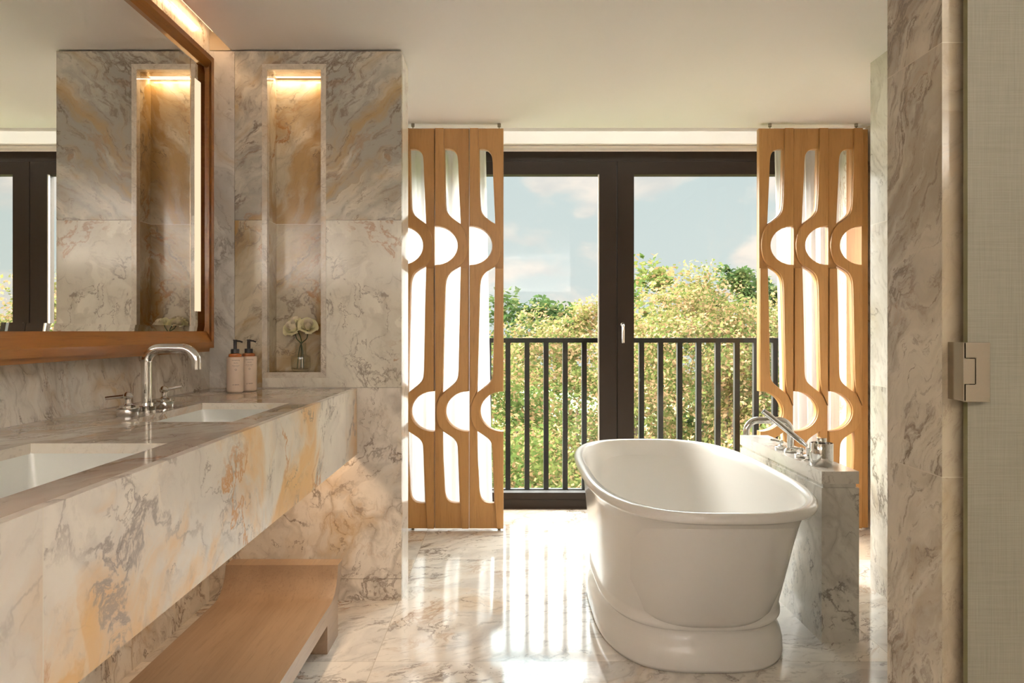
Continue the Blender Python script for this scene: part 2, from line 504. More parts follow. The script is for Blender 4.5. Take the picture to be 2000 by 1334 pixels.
M_LEAF_A = leaf_mat('leaf_yellow_green', (0.22, 0.34, 0.10), (0.42, 0.46, 0.14), (0.90, 0.56, 0.30), 0.30)
M_LEAF_B = leaf_mat('leaf_golden', (0.30, 0.38, 0.12), (0.52, 0.48, 0.18), (0.98, 0.62, 0.36), 0.45)
M_LEAF_C = leaf_mat('leaf_dark_green', (0.12, 0.22, 0.08), (0.20, 0.29, 0.10), (0.34, 0.38, 0.16), 0.25)
M_BARK = plain('bark', (0.10, 0.07, 0.05), 0.9)
M_GRASS = plain('lawn', (0.10, 0.14, 0.04), 0.9)


# ------------------------------------------------------------------ mesh helpers
def wl(o):
    v = Vector((0, 0, 0))
    while o is not None:
        v += Vector(o.location)
        o = o.parent
    return v


def finish(name, me, mats, parent=None, smooth=False, origin=None):
    """link a mesh given in world coordinates as one object"""
    if not isinstance(mats, (list, tuple)):
        mats = [mats]
    o = bpy.data.objects.new(name, me)
    COL.objects.link(o)
    for m in mats:
        me.materials.append(m)
    if parent is not None:
        o.parent = parent
        me.transform(Matrix.Translation(-wl(parent)))
    elif origin is not None:
        me.transform(Matrix.Translation(-Vector(origin)))
        o.location = origin
    if smooth:
        me.polygons.foreach_set('use_smooth', [True] * len(me.polygons))
        try:
            me.set_sharp_from_angle(angle=math.radians(38))
        except Exception:
            pass
    me.update()
    return o


def obj(name, bm, mats, parent=None, smooth=False, origin=None, bevel=0.0):
    if bevel > 0:
        eds = [e for e in bm.edges if len(e.link_faces) == 2 and e.calc_face_angle(0) > 0.6]
        bmesh.ops.bevel(bm, geom=eds, offset=bevel, segments=2, affect='EDGES', profile=0.5)
    me = bpy.data.meshes.new(name)
    bm.to_mesh(me)
    bm.free()
    return finish(name, me, mats, parent, smooth, origin)


def thing(name, label, cat, loc, group=None):
    o = bpy.data.objects.new(name, None)
    COL.objects.link(o)
    o.empty_display_size = 0.05
    o.location = loc
    tag(o, label, cat, group)
    return o


def tag(o, label, cat, group=None):
    o['label'] = label
    o['category'] = cat
    if group:
        o['group'] = group
    return o


def struct(o, kind='structure', label=None):
    o['kind'] = kind
    if label:
        o['label'] = label
    return o


def box(bm, x0, x1, y0, y1, z0, z1, mi=0):
    v = [bm.verts.new(p) for p in ((x0, y0, z0), (x1, y0, z0), (x1, y1, z0), (x0, y1, z0),
                                   (x0, y0, z1), (x1, y0, z1), (x1, y1, z1), (x0, y1, z1))]
    fs = [(0, 3, 2, 1), (4, 5, 6, 7), (0, 1, 5, 4), (1, 2, 6, 5), (2, 3, 7, 6), (3, 0, 4, 7)]
    out = []
    for f in fs:
        fc = bm.faces.new([v[i] for i in f])
        fc.material_index = mi
        out.append(fc)
    return out      # bottom, top, front(-Y), right(+X), back, left


def bx(*a):
    bm = bmesh.new()
    box(bm, *a)
    return bm


def lathe(bm, prof, c, seg=32, axis='Z', mi=0):
    """prof: list of (radius, height); caps where radius is 0"""
    rings = []
    for r, h in prof:
        if r <= 1e-6:
            p = {'Z': (c[0], c[1], c[2] + h), 'X': (c[0] + h, c[1], c[2]), 'Y': (c[0], c[1] + h, c[2])}[axis]
            rings.append([bm.verts.new(p)])
        else:
            rg = []
            for i in range(seg):
                a = 2 * PI * i / seg
                u, w = r * math.cos(a), r * math.sin(a)
                p = {'Z': (c[0] + u, c[1] + w, c[2] + h), 'X': (c[0] + h, c[1] + u, c[2] + w),
                     'Y': (c[0] + w, c[1] + h, c[2] + u)}[axis]
                rg.append(bm.verts.new(p))
            rings.append(rg)
    for a, b in zip(rings, rings[1:]):
        for i in range(seg):
            j = (i + 1) % seg
            if len(a) == 1 and len(b) == 1:
                continue
            if len(a) == 1:
                f = bm.faces.new((a[0], b[j], b[i]))
            elif len(b) == 1:
                f = bm.faces.new((a[i], a[j], b[0]))
            else:
                f = bm.faces.new((a[i], a[j], b[j], b[i]))
            f.material_index = mi
    bmesh.ops.recalc_face_normals(bm, faces=bm.faces[:])
    return bm


def tube(bm, pts, r, seg=20, caps=True, r_end=None, hollow=0.0):
    pts = [Vector(p) for p in pts]
    n = len(pts)
    rings = []
    t0 = (pts[1] - pts[0]).normalized()
    up = Vector((0, 1, 0)) if abs(t0.y) < 0.9 else Vector((1, 0, 0))
    u = t0.cross(up).normalized()
    for i, p in enumerate(pts):
        t = (pts[min(i + 1, n - 1)] - pts[max(i - 1, 0)]).normalized()
        u = (u - t * u.dot(t)).normalized()
        w = t.cross(u)
        rr = r if r_end is None else r + (r_end - r) * i / (n - 1)
        rings.append([bm.verts.new(p + u * rr * math.cos(2 * PI * k / seg) + w * rr * math.sin(2 * PI * k / seg)) for k in range(seg)])
    for a, b in zip(rings, rings[1:]):
        for i in range(seg):
            j = (i + 1) % seg
            bm.faces.new((a[i], a[j], b[j], b[i]))
    if caps:
        bm.faces.new(rings[0])
        bm.faces.new(rings[-1])
    bmesh.ops.recalc_face_normals(bm, faces=bm.faces[:])
    return bm


def arc_path(pts, rad, n=8):
    """round the corners of a polyline"""
    pts = [Vector(p) for p in pts]
    out = [pts[0]]
    for i in range(1, len(pts) - 1):
        a, b, c = pts[i - 1], pts[i], pts[i + 1]
        d1, d2 = (a - b).normalized(), (c - b).normalized()
        ang = d1.angle(d2)
        dd = min(rad / math.tan(ang / 2), (a - b).length * 0.49, (c - b).length * 0.99)
        p1, p2 = b + d1 * dd, b + d2 * dd
        bis = (d1 + d2).normalized()
        rr = dd * math.tan(ang / 2)
        cen = b + bis * math.sqrt(dd * dd + rr * rr)
        v1, v2 = p1 - cen, p2 - cen
        for k in range(n + 1):
            th = v1.angle(v2)
            t = k / n
            out.append(cen + (v1 * math.sin((1 - t) * th) + v2 * math.sin(t * th)) / math.sin(th))
    out.append(pts[-1])
    return out


def prism_y(bm, poly, y0, y1):
    """extrude an (x, z) polygon along Y"""
    a = [bm.verts.new((x, y0, z)) for x, z in poly]
    b = [bm.verts.new((x, y1, z)) for x, z in poly]
    n = len(poly)
    bm.faces.new(a)
    bm.faces.new(b[::-1])
    for i in range(n):
        j = (i + 1) % n
        bm.faces.new((a[j], a[i], b[i], b[j]))
    bmesh.ops.recalc_face_normals(bm, faces=bm.faces[:])


def prism_x(bm, poly, x0, x1):
    a = [bm.verts.new((x0, y, z)) for y, z in poly]
    b = [bm.verts.new((x1, y, z)) for y, z in poly]
    n = len(poly)
    fa = bm.faces.new(a)
    fb = bm.faces.new(b[::-1])
    for i in range(n):
        j = (i + 1) % n
        bm.faces.new((a[j], a[i], b[i], b[j]))
    bmesh.ops.triangulate(bm, faces=[fa, fb])
    bmesh.ops.recalc_face_normals(bm, faces=bm.faces[:])


# ------------------------------------------------------------------ the room
XL, XR = -1.27, 1.63
YW = 4.97             # inner face of the window
YP = 3.28             # front of the niche pier
struct(obj('floor', bx(-1.45, 2.3, -2.7, 5.10, -0.12, 0.0), M_FLOOR))
struct(obj('ceiling', bx(-1.18, 2.3, -2.7, 4.545, CEIL, CEIL + 0.16), M_CEIL))
bm = bmesh.new()
box(bm, -1.45, -1.18, -2.7, 5.10, CEIL + 0.16, CEIL + 0.22)       # cove top
box(bm, -1.18, 2.3, 4.545, 5.10, CEIL + 0.20, CEIL + 0.26)        # curtain slot top
struct(obj('ceiling_recess', bm, M_CEIL), label='ceiling recess above the cove and the curtains')
bm = bmesh.new()
box(bm, -1.45, XL, -2.7, YP + 0.01, 0, CEIL + 0.16)
struct(obj('wall_left', bm, M_WALL_L))
struct(obj('wall_left_recess', bx(-1.45, -1.20, 3.5, 5.10, 0, CEIL + 0.2), M_WHITE))
struct(obj('wall_behind', bx(-1.45, 2.3, -2.8, -2.7, 0, CEIL + 0.16), M_WARMWALL))

# niche pier: slabs around the opening
NX0, NX1, NZ0, NZ1 = -1.023, -0.794, 0.975, 2.267      # clear opening
TX0, TX1, TZ0, TZ1 = -1.045, -0.772, 0.951, 2.291      # trim outline
ZA, ZB = 0.9095, 1.6245
XS = -1.163
PT = CEIL - 0.007
bm = bmesh.new()
YB = YP + 0.03


def slab(x0, x1, z0, z1, mi):
    box(bm, x0, x1, YP, YB, z0, z1, mi)


gp = 0.0007
for (x0, x1, z0, z1, mi) in (
        (XL, XS - gp, ZA, PT, 4),
        (XS + gp, TX0, ZB + gp, PT, 0), (XS + gp, TX0, ZA + gp, ZB - gp, 3),
        (TX0, TX1, TZ1, PT, 0), (TX0, TX1, ZA + gp, TZ0, 1),
        (TX1, -0.45, ZB + gp, PT, 0), (TX1, -0.45, ZA + gp, ZB - gp, 1),
        (XL, -0.45, 0.094, ZA - gp, 2)):
    slab(x0, x1, z0, z1, mi)
pier = struct(obj('wall_pier', bm, [M_PIER_UP, M_PIER_MID, M_PIER_LOW, M_PIER_GOLD, M_STRIP]))
bm = bmesh.new()
box(bm, XL, TX0, YB, 3.5, 0, PT)
box(bm, TX1, -0.456, YB, 3.5, 0, PT)
box(bm, TX0, TX1, YB, 3.5, 0, TZ0)
box(bm, TX0, TX1, YB, 3.5, TZ1, PT)
box(bm, TX0, TX1, 3.44, 3.5, TZ0, TZ1)
box(bm, XL, -0.47, YB, 3.49, PT, CEIL + 0.001)
box(bm, -1.29, -1.181, YP + 0.002, 3.5, CEIL - 0.002, CEIL + 0.16)
struct(obj('wall_pier_core', bm, plain('grout_joint', (0.56, 0.48, 0.36), 0.8)))
bm = bmesh.new()
box(bm, -0.456, -0.45, YB, 3.5, 0.0, PT)
struct(obj('wall_pier_side', bm, marble('marble_pier_side', 173, white=(0.84, 0.80, 0.74), grey=(0.66, 0.62, 0.57), grey_amt=0.3,
       gold_amt=0.1, crack=0.1, vein=0.3, rust_amt=0, pebble=0.2, rough=0.05, cuts=(('Z', ZA), ('Z', ZB)))))
struct(obj('baseboard_pier', bx(XL, -0.45, YP - 0.001, YB, 0, 0.0925), M_PIER_LOW))
# niche lining
bm = bmesh.new()
box(bm, NX0, NX1, 3.41, 3.44, NZ0, NZ1, 0)                 # back
box(bm, TX0, NX0, YB - 0.002, 3.44, TZ0, TZ1, 0)               # left
box(bm, NX1, TX1, YB - 0.002, 3.44, TZ0, TZ1, 0)               # right
box(bm, NX0, NX1, YB - 0.002, 3.44, TZ0, NZ0, 0)               # sill
box(bm, NX0, NX1, YB - 0.002, 3.366, NZ1, TZ1, 0)              # head, open at the back for the light slot
struct(obj('trim_1', bm, M_PIER_GOLD), label='gold marble lining of the niche')
bm = bmesh.new()
box(bm, TX0, TX1, YP - 0.003, YB - 0.002, TZ0, NZ0)
box(bm, TX0, TX1, YP - 0.003, YB - 0.002, NZ1, TZ1)
box(bm, TX0, NX0, YP - 0.003, YB - 0.002, NZ0, NZ1)
box(bm, NX1, TX1, YP - 0.003, YB - 0.002, NZ0, NZ1)
struct(obj('trim_2', bm, M_NICHE_TRIM), label='pale marble frame round the niche')
tag(obj('led_strip', bx(NX0 + 0.002, NX1 - 0.002, 3.372, 3.404, 2.272, 2.280), M_LEDHOT, origin=(-0.9, 3.39, 2.272)),
    'glowing warm light strip at the top of the wall niche', 'light strip')

# right side: far wall block, recess wall, near pillar
struct(obj('wall_right', bx(XR, 2.3, 1.443, 3.444, 0, CEIL), M_RIGHT))
struct(obj('wall_right_recess', bx(2.12, 2.3, 3.444, 5.10, 0, CEIL + 0.2),
           marble('marble_recess', 181, white=(0.84, 0.77, 0.68), grey=(0.64, 0.55, 0.45), gold=(0.74, 0.52, 0.30),
                  rot=(math.radians(20), 0, 0), stretch=(1, 1, 0.4), grey_amt=0.4, gold_amt=0.5, crack=0.2, pebble=0.4)))
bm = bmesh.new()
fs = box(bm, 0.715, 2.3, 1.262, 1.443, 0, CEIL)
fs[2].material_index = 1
struct(obj('wall_near', bm, [M_NEAR, M_NEAR_SHADED], bevel=0.0015))
struct(obj('wall_right_rear', bx(1.62, 2.3, -2.7, 1.262, 0, CEIL), M_WARMWALL))

# linen-laminated glass door hinged on the near pillar
bm = bmesh.new()
fs = box(bm, 0.7415, 1.60, 1.236, 1.248, 0.01, 2.30)
fs[5].material_index = 1
dr = struct(obj('door_1', bm, [M_LINEN, M_GLEDGE]), label='linen laminated glass door')
dr['kind'] = 'structure'
hz0, hz1 = EYE - 0.1125, EYE - 0.0175
bm = bmesh.new()
box(bm, 0.7245, 0.7262, 1.219, 1.262, hz0 + 0.002, hz1)
hg = obj('hinge', bm, M_STEEL, dr, bevel=0.0006)
bm = bmesh.new()
prism_y(bm, [(0.7275, hz0), (0.7670, hz0), (0.7670, hz1), (0.7275, hz1), (0.7275, hz1 - 0.025), (0.7440, hz1 - 0.025),
             (0.7440, hz0 + 0.028), (0.7275, hz0 + 0.028)], 1.218, 1.236)
obj('hinge_plate', bm, M_STEEL, hg, bevel=0.0012)
bm = bmesh.new()
box(bm, 0.7262, 0.7430, 1.219, 1.240, hz0 + 0.029, hz1 - 0.026)
obj('hinge_knuckle', bm, M_STEEL, hg, bevel=0.001)

# window wall
WX0, WX1 = -1.05, 2.10
WZ = 2.313
bm = bmesh.new()
box(bm, -1.45, 2.3, YW, YW + 0.13, WZ, CEIL + 0.2)
box(bm, -1.45, WX0, YW, YW + 0.13, 0, WZ)
box(bm, WX1, 2.3, YW, YW + 0.13, 0, WZ)
struct(obj('wall_window', bm, M_WHITE))
bm = bmesh.new()
box(bm, -1.15, 2.10, 4.86, YW, 2.338, 2.416)
box(bm, -1.15, 2.10, 4.90, YW, 2.318, 2.334)
struct(obj('trim_3', bm, M_WHITE), label='white blind box above the window')
CX = 0.7125
Y0, Y1 = YW, YW + 0.07
bm = bmesh.new()
box(bm, WX0, WX1, Y0, Y1 + 0.04, 2.250, WZ)
box(bm, WX0, WX1, Y0 - 0.002, Y1 + 0.04, 0, 0.060)
box(bm, WX0, WX0 + 0.06, Y0, Y1 + 0.04, 0.06, 2.25)
box(bm, WX1 - 0.06, WX1, Y0, Y1 + 0.04, 0.06, 2.25)
win = struct(obj('window_1', bm, M_FRAME, bevel=0.002))
GZ0, GZ1 = 0.106, 2.164


def sash(x0, x1, gx0, gx1, nm):
    b = bmesh.new()
    box(b, x0, gx0, Y0 - 0.004, Y1, 0.062, 2.248)
    box(b, gx1, x1, Y0 - 0.004, Y1, 0.062, 2.248)
    box(b, gx0, gx1, Y0 - 0.004, Y1, 0.062, GZ0)
    box(b, gx0, gx1, Y0 - 0.004, Y1, GZ1, 2.248)
    s = obj(nm, b, M_FRAME, win, bevel=0.002)
    obj('pane', bx(gx0, gx1, Y1 - 0.035, Y1 - 0.029, GZ0, GZ1), M_GLASS, s)
    return s


s1 = sash(WX0 + 0.062, CX - 0.0025, WX0 + 0.17, 0.597, 'sash')
s2 = sash(CX + 0.0025, WX1 - 0.062, 0.822, WX1 - 0.17, 'sash')
bm = bmesh.new()
box(bm, 0.590, 0.5975, Y0 - 0.006, Y0 + 0.012, GZ0, GZ1)
obj('edge_strip', bm, plain('pale_aluminium', (0.60, 0.55, 0.50), 0.3, metal=0.8), s1)
hc = ((1215 - 990) * YW / F, Y0 - 0.004)
bm = bmesh.new()
lathe(bm, [(0, -0.014), (0.0135, -0.014), (0.0145, -0.012), (0.0145, 0)], (hc[0], hc[1], EYE + 0.043), 24, 'Y')
hd = obj('handle', bm, M_CHROME, s2, smooth=True)
bm = bmesh.new()
tube(bm, arc_path([(hc[0], hc[1] - 0.010, EYE + 0.043), (hc[0], hc[1] - 0.045, EYE + 0.043), (hc[0], hc[1] - 0.045, EYE - 0.075)], 0.018), 0.0095, 16)
obj('lever', bm, M_CHROME, hd, smooth=True)

# balcony ledge and railing
struct(obj('trim_4', bx(-1.6, 2.6, 5.10, 5.42, -0.25, -0.015), plain('ledge_stone', (0.35, 0.33, 0.30), 0.8)), label='stone balcony ledge outside the window')
YR = 5.30
rl = thing('balcony_railing', 'black metal railing with square upright bars outside the glass doors', 'railing', (0.7, YR, -0.015))
obj('top_rail', bx(-1.5, 2.5, YR - 0.025, YR + 0.025, 1.071, 1.104), M_RAIL, rl, bevel=0.002)
obj('bottom_rail', bx(-1.5, 2.5, YR - 0.02, YR + 0.02, 0.03, 0.065), M_RAIL, rl, bevel=0.002)
x = (992 - 990) * YR / F
st = 37.2 * YR / F
k0 = int(math.floor((x + 1.47) / st))
xs = [x + (k - k0) * st for k in range(32) if x + (k - k0) * st < 2.48]
for xx in xs:
    obj('baluster', bx(xx - 0.017, xx + 0.017, YR - 0.02, YR + 0.02, 0.06, 1.075), M_RAIL, rl)
for xx in (xs[0], xs[len(xs) // 2], xs[-1]):
    obj('foot_post', bx(xx - 0.017, xx + 0.017, YR - 0.02, YR + 0.02, -0.015, 0.035), M_RAIL, rl)


# ------------------------------------------------------------------ folding screens
PXM = 4.42 / F


def zpx(y):
    return EYE + (647 - y) * PXM


def half_ell(cx, cy, a, b, n=18, start_top=True, sign=1):
    """points of a half ellipse opening sideways; sign=+1 bulges to larger x"""
    out = []
    for i in range(n + 1):
        t = -PI / 2 + PI * i / n
        out.append((cx + sign * a * math.cos(t), cy + b * math.sin(t)))
    return out          # runs from small y (top) to large y


def smooth_pts(pts, n=5):
    """Catmull-Rom through the points"""
    out = []
    P = [pts[0]] + list(pts) + [pts[-1]]
    for i in range(1, len(P) - 2):
        p0, p1, p2, p3 = P[i - 1], P[i], P[i + 1], P[i + 2]
        for k in range(n):
            t = k / n
            q = []
            for c in (0, 1):
                q.append(0.5 * ((2 * p1[c]) + (-p0[c] + p2[c]) * t + (2 * p0[c] - 5 * p1[c] + 4 * p2[c] - p3[c]) * t * t
                                + (-p0[c] + 3 * p1[c] - 3 * p2[c] + p3[c]) * t ** 3))
            out.append(tuple(q))
    out.append(pts[-1])
    return out


XA, XB = 917.6, 984.3      # panel edges in the drawing grid
d1 = half_ell(XA, 479.5, 44.4, 38, sign=1)
d2 = half_ell(XB, 803.5, 45.0, 39, sign=-1)
outer = [(XA, 250), (XB, 250)] + d2 + [(XB, 1033), (XA, 1033)] + d1[::-1]
curveA = smooth_pts([(968, 436.5), (957, 429), (947.5, 421), (942, 412), (940, 400), (938.8, 380)])
curveB = smooth_pts([(968, 519.7), (956, 526.5), (947, 533.5), (941.5, 543), (939, 556), (938, 580)])
curveB2 = smooth_pts([(933.3, 767), (945, 757.5), (955, 749), (961, 740.5), (963.3, 729), (964, 705)])
curveC = smooth_pts([(933, 842.6), (945, 850.5), (955, 858), (961, 868), (962.5, 884), (963.2, 905)])
holeA = [(937, 290)] + smooth_pts([(946, 290), (955, 293.5), (961, 302), (963, 317), (963.6, 335)]) + curveA
holeB = curveB + curveB2
holeC = curveC + [(966, 983.3)] + smooth_pts([(957, 983.3), (948, 981), (940.5, 973.5), (937.3, 960), (936.4, 940)]) + [(934, 900)]
raise1 = ([(918.4, 250.5), (935, 250.5), (936.2, 300), (938, 380)] + [(p[0] - 0.7, p[1] + 1.0) for p in curveA[::-1]]
          + smooth_pts([(974, 446), (979, 460), (981.5, 479.5), (979, 499), (974, 513)])
          + [(p[0] - 0.7, p[1] - 1.0) for p in curveB] + [(936, 650), (933.5, 740), (931, 764), (925, 778), (919, 792)]
          + [(918.4, 560), (918.4, 518.5)] + [(p[0] + 1.4, p[1]) for p in d1[::-1]] + [(918.4, 440.5)])
raise2 = ([(968.5, 524), (983.6, 524), (983.6, 763.5)] + [(p[0] - 1.4, p[1]) for p in d2] + [(983.6, 843.5), (983.6, 1032.5),
          (970.5, 1032.5), (967.5, 983), (964, 905)] + [(p[0] + 0.7, p[1] - 1.0) for p in curveC[::-1]]
          + smooth_pts([(926, 832), (921.5, 819), (920.2, 804), (922, 790), (927, 777)])
          + [(p[0] + 0.7, p[1] + 1.0) for p in curveB2] + [(966.5, 600)])


def curve_mesh(polys, thick, bev, y_mid):
    cu = bpy.data.curves.new('tmp', 'CURVE')
    cu.dimensions = '2D'
    cu.fill_mode = 'BOTH'
    cu.extrude = thick / 2 - bev
    cu.bevel_depth = bev
    cu.bevel_resolution = 1
    cu.offset = -bev
    for poly in polys:
        pts = []
        for p in poly:
            if not pts or (abs(p[0] - pts[-1][0]) + abs(p[1] - pts[-1][1])) > 0.05:
                pts.append(p)
        sp = cu.splines.new('POLY')
        sp.points.add(len(pts) - 1)
        for i, p in enumerate(pts):
            sp.points[i].co = ((p[0] - XA) * PXM, zpx(p[1]), 0, 1)
        sp.use_cyclic_u = True
    o = bpy.data.objects.new('tmp', cu)
    COL.objects.link(o)
    dg = bpy.context.evaluated_depsgraph_get()
    me = bpy.data.meshes.new_from_object(o.evaluated_get(dg))
    me.materials.clear()
    bpy.data.objects.remove(o)
    # curve plane XY -> X, Z ; curve Z -> -Y
    me.transform(Matrix(((1, 0, 0, 0), (0, 0, -1, y_mid), (0, 1, 0, 0), (0, 0, 0, 1))))
    return me


TH = 0.044
panel_me = curve_mesh([outer, holeA, holeB, holeC], TH, 0.003, 4.42 + TH / 2 + 0.008)
band1_me = curve_mesh([raise1], 0.018, 0.0035, 4.42 + 0.0008)
band2_me = curve_mesh([raise2], 0.016, 0.0035, 4.42 + 0.0018)
PITCH = 67.6 * PXM


def make_screen(x_start, flip, name_label):
    """three panels; x_start is the X of the left edge of the leftmost panel"""
    t = thing('folding_screen', name_label, 'screen', (x_start + 1.5 * PITCH, 4.44, 0.0))
    for k in range(3):
        x0 = x_start + k * PITCH
        if flip:
            M = Matrix.Translation((x0 + (XB - XA) * PXM, 0, 0)) @ Matrix.Scale(-1, 4, (1, 0, 0))
        else:
            M = Matrix.Translation((x0, 0, 0))
        objs = []
        for me0, nm in ((panel_me, 'panel'), (band1_me, 'raised_band'), (band2_me, 'raised_band')):
            me = me0.copy()
            me.transform(M)
            if flip:
                me.flip_normals()
            par = t if nm == 'panel' else objs[0]
            o = finish(nm, me, M_OAK, par, smooth=True)
            objs.append(o)
    for k in (0.35, 2.86):
        xx = x_start + k * PITCH
        b = bmesh.new()
        lathe(b, [(0, 0), (0.009, 0), (0.009, 0.006), (0.005, 0.008), (0.005, 0.016), (0, 0.016)], (xx, 4.45, 0.0), 12)
        obj('floor_pin', b, M_STEEL, t, smooth=True)
        b = bmesh.new()
        lathe(b, [(0, 0), (0.004, 0), (0.004, 0.018), (0.010, 0.018), (0.010, CEIL - 2.316), (0, CEIL - 2.316)], (xx, 4.45, 2.316), 12)
        obj('ceiling_pin', b, M_STEEL, t, smooth=True)
    return t


xl0 = (781.5 - 990) * PXM
make_screen(xl0, False, 'carved oak folding screen left of the glass doors, beside the niche pier')
xr0 = (1483.5 - 990) * PXM
scr = make_screen(xr0, True, 'carved oak folding screen right of the glass doors, behind the bath taps')
# the fourth leaf of the right screen stands folded back, seen on its edge
xe = xr0 + 3 * PITCH + 0.004
bm = bmesh.new()
box(bm, xe, xe + 0.036, 4.45, 4.65, 0.013, zpx(250))
obj('folded_leaf', bm, M_OAK, scr, bevel=0.003)


# ------------------------------------------------------------------ curtains
def curtain(x0, x1, x0b, x1b, folds, label, seed):
    b = bmesh.new()
    n, mz = folds * 14, 14
    rnd = random.Random(seed)
    ph = [rnd.uniform(0, 6.3) for _ in range(4)]
    grid = []
    for j in range(mz + 1):
        v = j / mz
        z = 2.45 + (0.012 - 2.45) * v
        row = []
        for i in range(n + 1):
            u = i / n
            xa = x0 + (x1 - x0) * u
            xb = x0b + (x1b - x0b) * u
            a = 0.016 + 0.006 * math.sin(u * 9 + ph[0])
            y = 4.77 + a * math.sin(u * folds * 2 * PI + 0.8 * math.sin(u * 7 + ph[1]) + 0.25 * v) + 0.006 * math.sin(u * folds * 4.3 * PI + ph[2] + v)
            row.append(b.verts.new((xa + (xb - xa) * v, y, z)))
        grid.append(row)
    for j in range(mz):
        for i in range(n):
            b.faces.new((grid[j][i], grid[j][i + 1], grid[j + 1][i + 1], grid[j + 1][i]))
    o = obj('sheer_curtain', b, M_SHEER, None, smooth=True, origin=((x0 + x1) / 2, 4.77, 0.012))
    tag(o, label, 'curtain')


YC = 4.77 / F
curtain(-1.10, (948 - 990) * YC, -1.10, (962 - 990) * YC, 11, 'white sheer curtain hanging behind the left oak screen', 3)
curtain((1510 - 990) * YC, 2.06, (1527 - 990) * YC, 2.06, 6, 'white sheer curtain hanging behind the right oak screen', 5)


# ------------------------------------------------------------------ vanity
VX = -0.64
VY0 = 0.45
ZC = 0.9064
CT = 0.022
SX0, SX1 = -1.035, -0.738
SINKS = ((1.12, 1.669), (2.064, 2.61))
van = thing('vanity', 'floating marble washstand with thick gold veined front under the mirror', 'vanity', (-0.95, 1.8, 0.62))
bm = bmesh.new()
ysplit = [VY0, SINKS[0][0], SINKS[0][1], SINKS[1][0], SINKS[1][1], YP - 0.0015]
box(bm, XL + 0.0015, SX0, VY0, YP - 0.0015, ZC - CT, ZC)
box(bm, SX1, VX - 0.02, VY0, YP - 0.0015, ZC - CT, ZC)
for i in (0, 2, 4):
    box(bm, SX0, SX1, ysplit[i], ysplit[i + 1], ZC - CT, ZC)
bmesh.ops.remove_doubles(bm, verts=bm.verts[:], dist=1e-5)
bmesh.ops.recalc_face_normals(bm, faces=bm.faces[:])
for f in bm.faces:
    c = f.calc_center_median()
    if abs(f.normal.z) < 0.5 and SX0 - 0.002 < c.x < SX1 + 0.002:
        for a, b_ in SINKS:
            if a - 0.002 < c.y < b_ + 0.002:
                f.material_index = 1
obj('countertop', bm, [M_COUNTER, M_EDGE], van)
bm = bmesh.new()
box(bm, VX - 0.02, VX, VY0, YP - 0.0015, 0.6255, ZC)
obj('front_panel', bm, M_FASCIA, van, bevel=0.0012)
bm = bmesh.new()
box(bm, XL + 0.0015, VX - 0.02, VY0, YP - 0.0015, 0.70, 0.712)
obj('underside', bm, M_WHITE, van)
obj('side_panel', bx(XL + 0.0015, VX - 0.02, VY0, VY0 + 0.02, 0.6255, ZC - CT), M_FASCIA, van)

for i, (a, b_) in enumerate(SINKS):
    bm = bmesh.new()
    x0, x1, y0, y1 = SX0 - 0.006, SX1 + 0.006, a - 0.006, b_ + 0.006
    zt, zb = ZC - CT - 0.0005, 0.745

    def rrect(x0, x1, y0, y1, r, z, n=5):
        out = []
        for (cx, cy, s) in ((x1 - r, y1 - r, 0), (x0 + r, y1 - r, 1), (x0 + r, y0 + r, 2), (x1 - r, y0 + r, 3)):
            for k in range(n + 1):
                t = (s + k / n) * PI / 2
                out.append(bm.verts.new((cx + r * math.cos(t), cy + r * math.sin(t), z)))
        return out
    rings = [rrect(x0 - 0.02, x1 + 0.02, y0 - 0.02, y1 + 0.02, 0.02, zt), rrect(x0, x1, y0, y1, 0.012, zt),
             rrect(x0 + 0.006, x1 - 0.006, y0 + 0.006, y1 - 0.006, 0.02, zt - 0.06),
             rrect(x0 + 0.012, x1 - 0.012, y0 + 0.012, y1 - 0.012, 0.03, zb + 0.02),
             rrect(x0 + 0.035, x1 - 0.035, y0 + 0.035, y1 - 0.035, 0.03, zb + 0.002),
             rrect((x0 + x1) / 2 - 0.03, (x0 + x1) / 2 + 0.03, (y0 + y1) / 2 - 0.03, (y0 + y1) / 2 + 0.03, 0.028, zb - 0.003)]
    for p, q in zip(rings, rings[1:]):
        nn = len(p)
        for k in range(nn):
            bm.faces.new((p[k], p[(k + 1) % nn], q[(k + 1) % nn], q[k]))
    bm.faces.new(rings[-1])
    bmesh.ops.recalc_face_normals(bm, faces=bm.faces[:])
    for f in bm.faces:
        f.normal_flip()
    sk = thing('sink', ('rectangular white undermount sink nearest the camera at the left edge',
                        'rectangular white undermount sink in front of the chrome tap, nearer the niche')[i], 'sink',
               ((x0 + x1) / 2, (y0 + y1) / 2, 0.74))
    so_ = obj('basin', bm, M_CERAMIC, sk, smooth=True)
    md = so_.modifiers.new('thick', 'SOLIDIFY')
    md.thickness = 0.006
    md.offset = -1
    bm = bmesh.new()
    lathe(bm, [(0, 0.003), (0.018, 0.003), (0.024, 0.0), (0.024, -0.004), (0, -0.004)], ((x0 + x1) / 2, (y0 + y1) / 2, zb + 0.002), 24)
    obj('drain', bm, M_CHROME, sk, smooth=True)

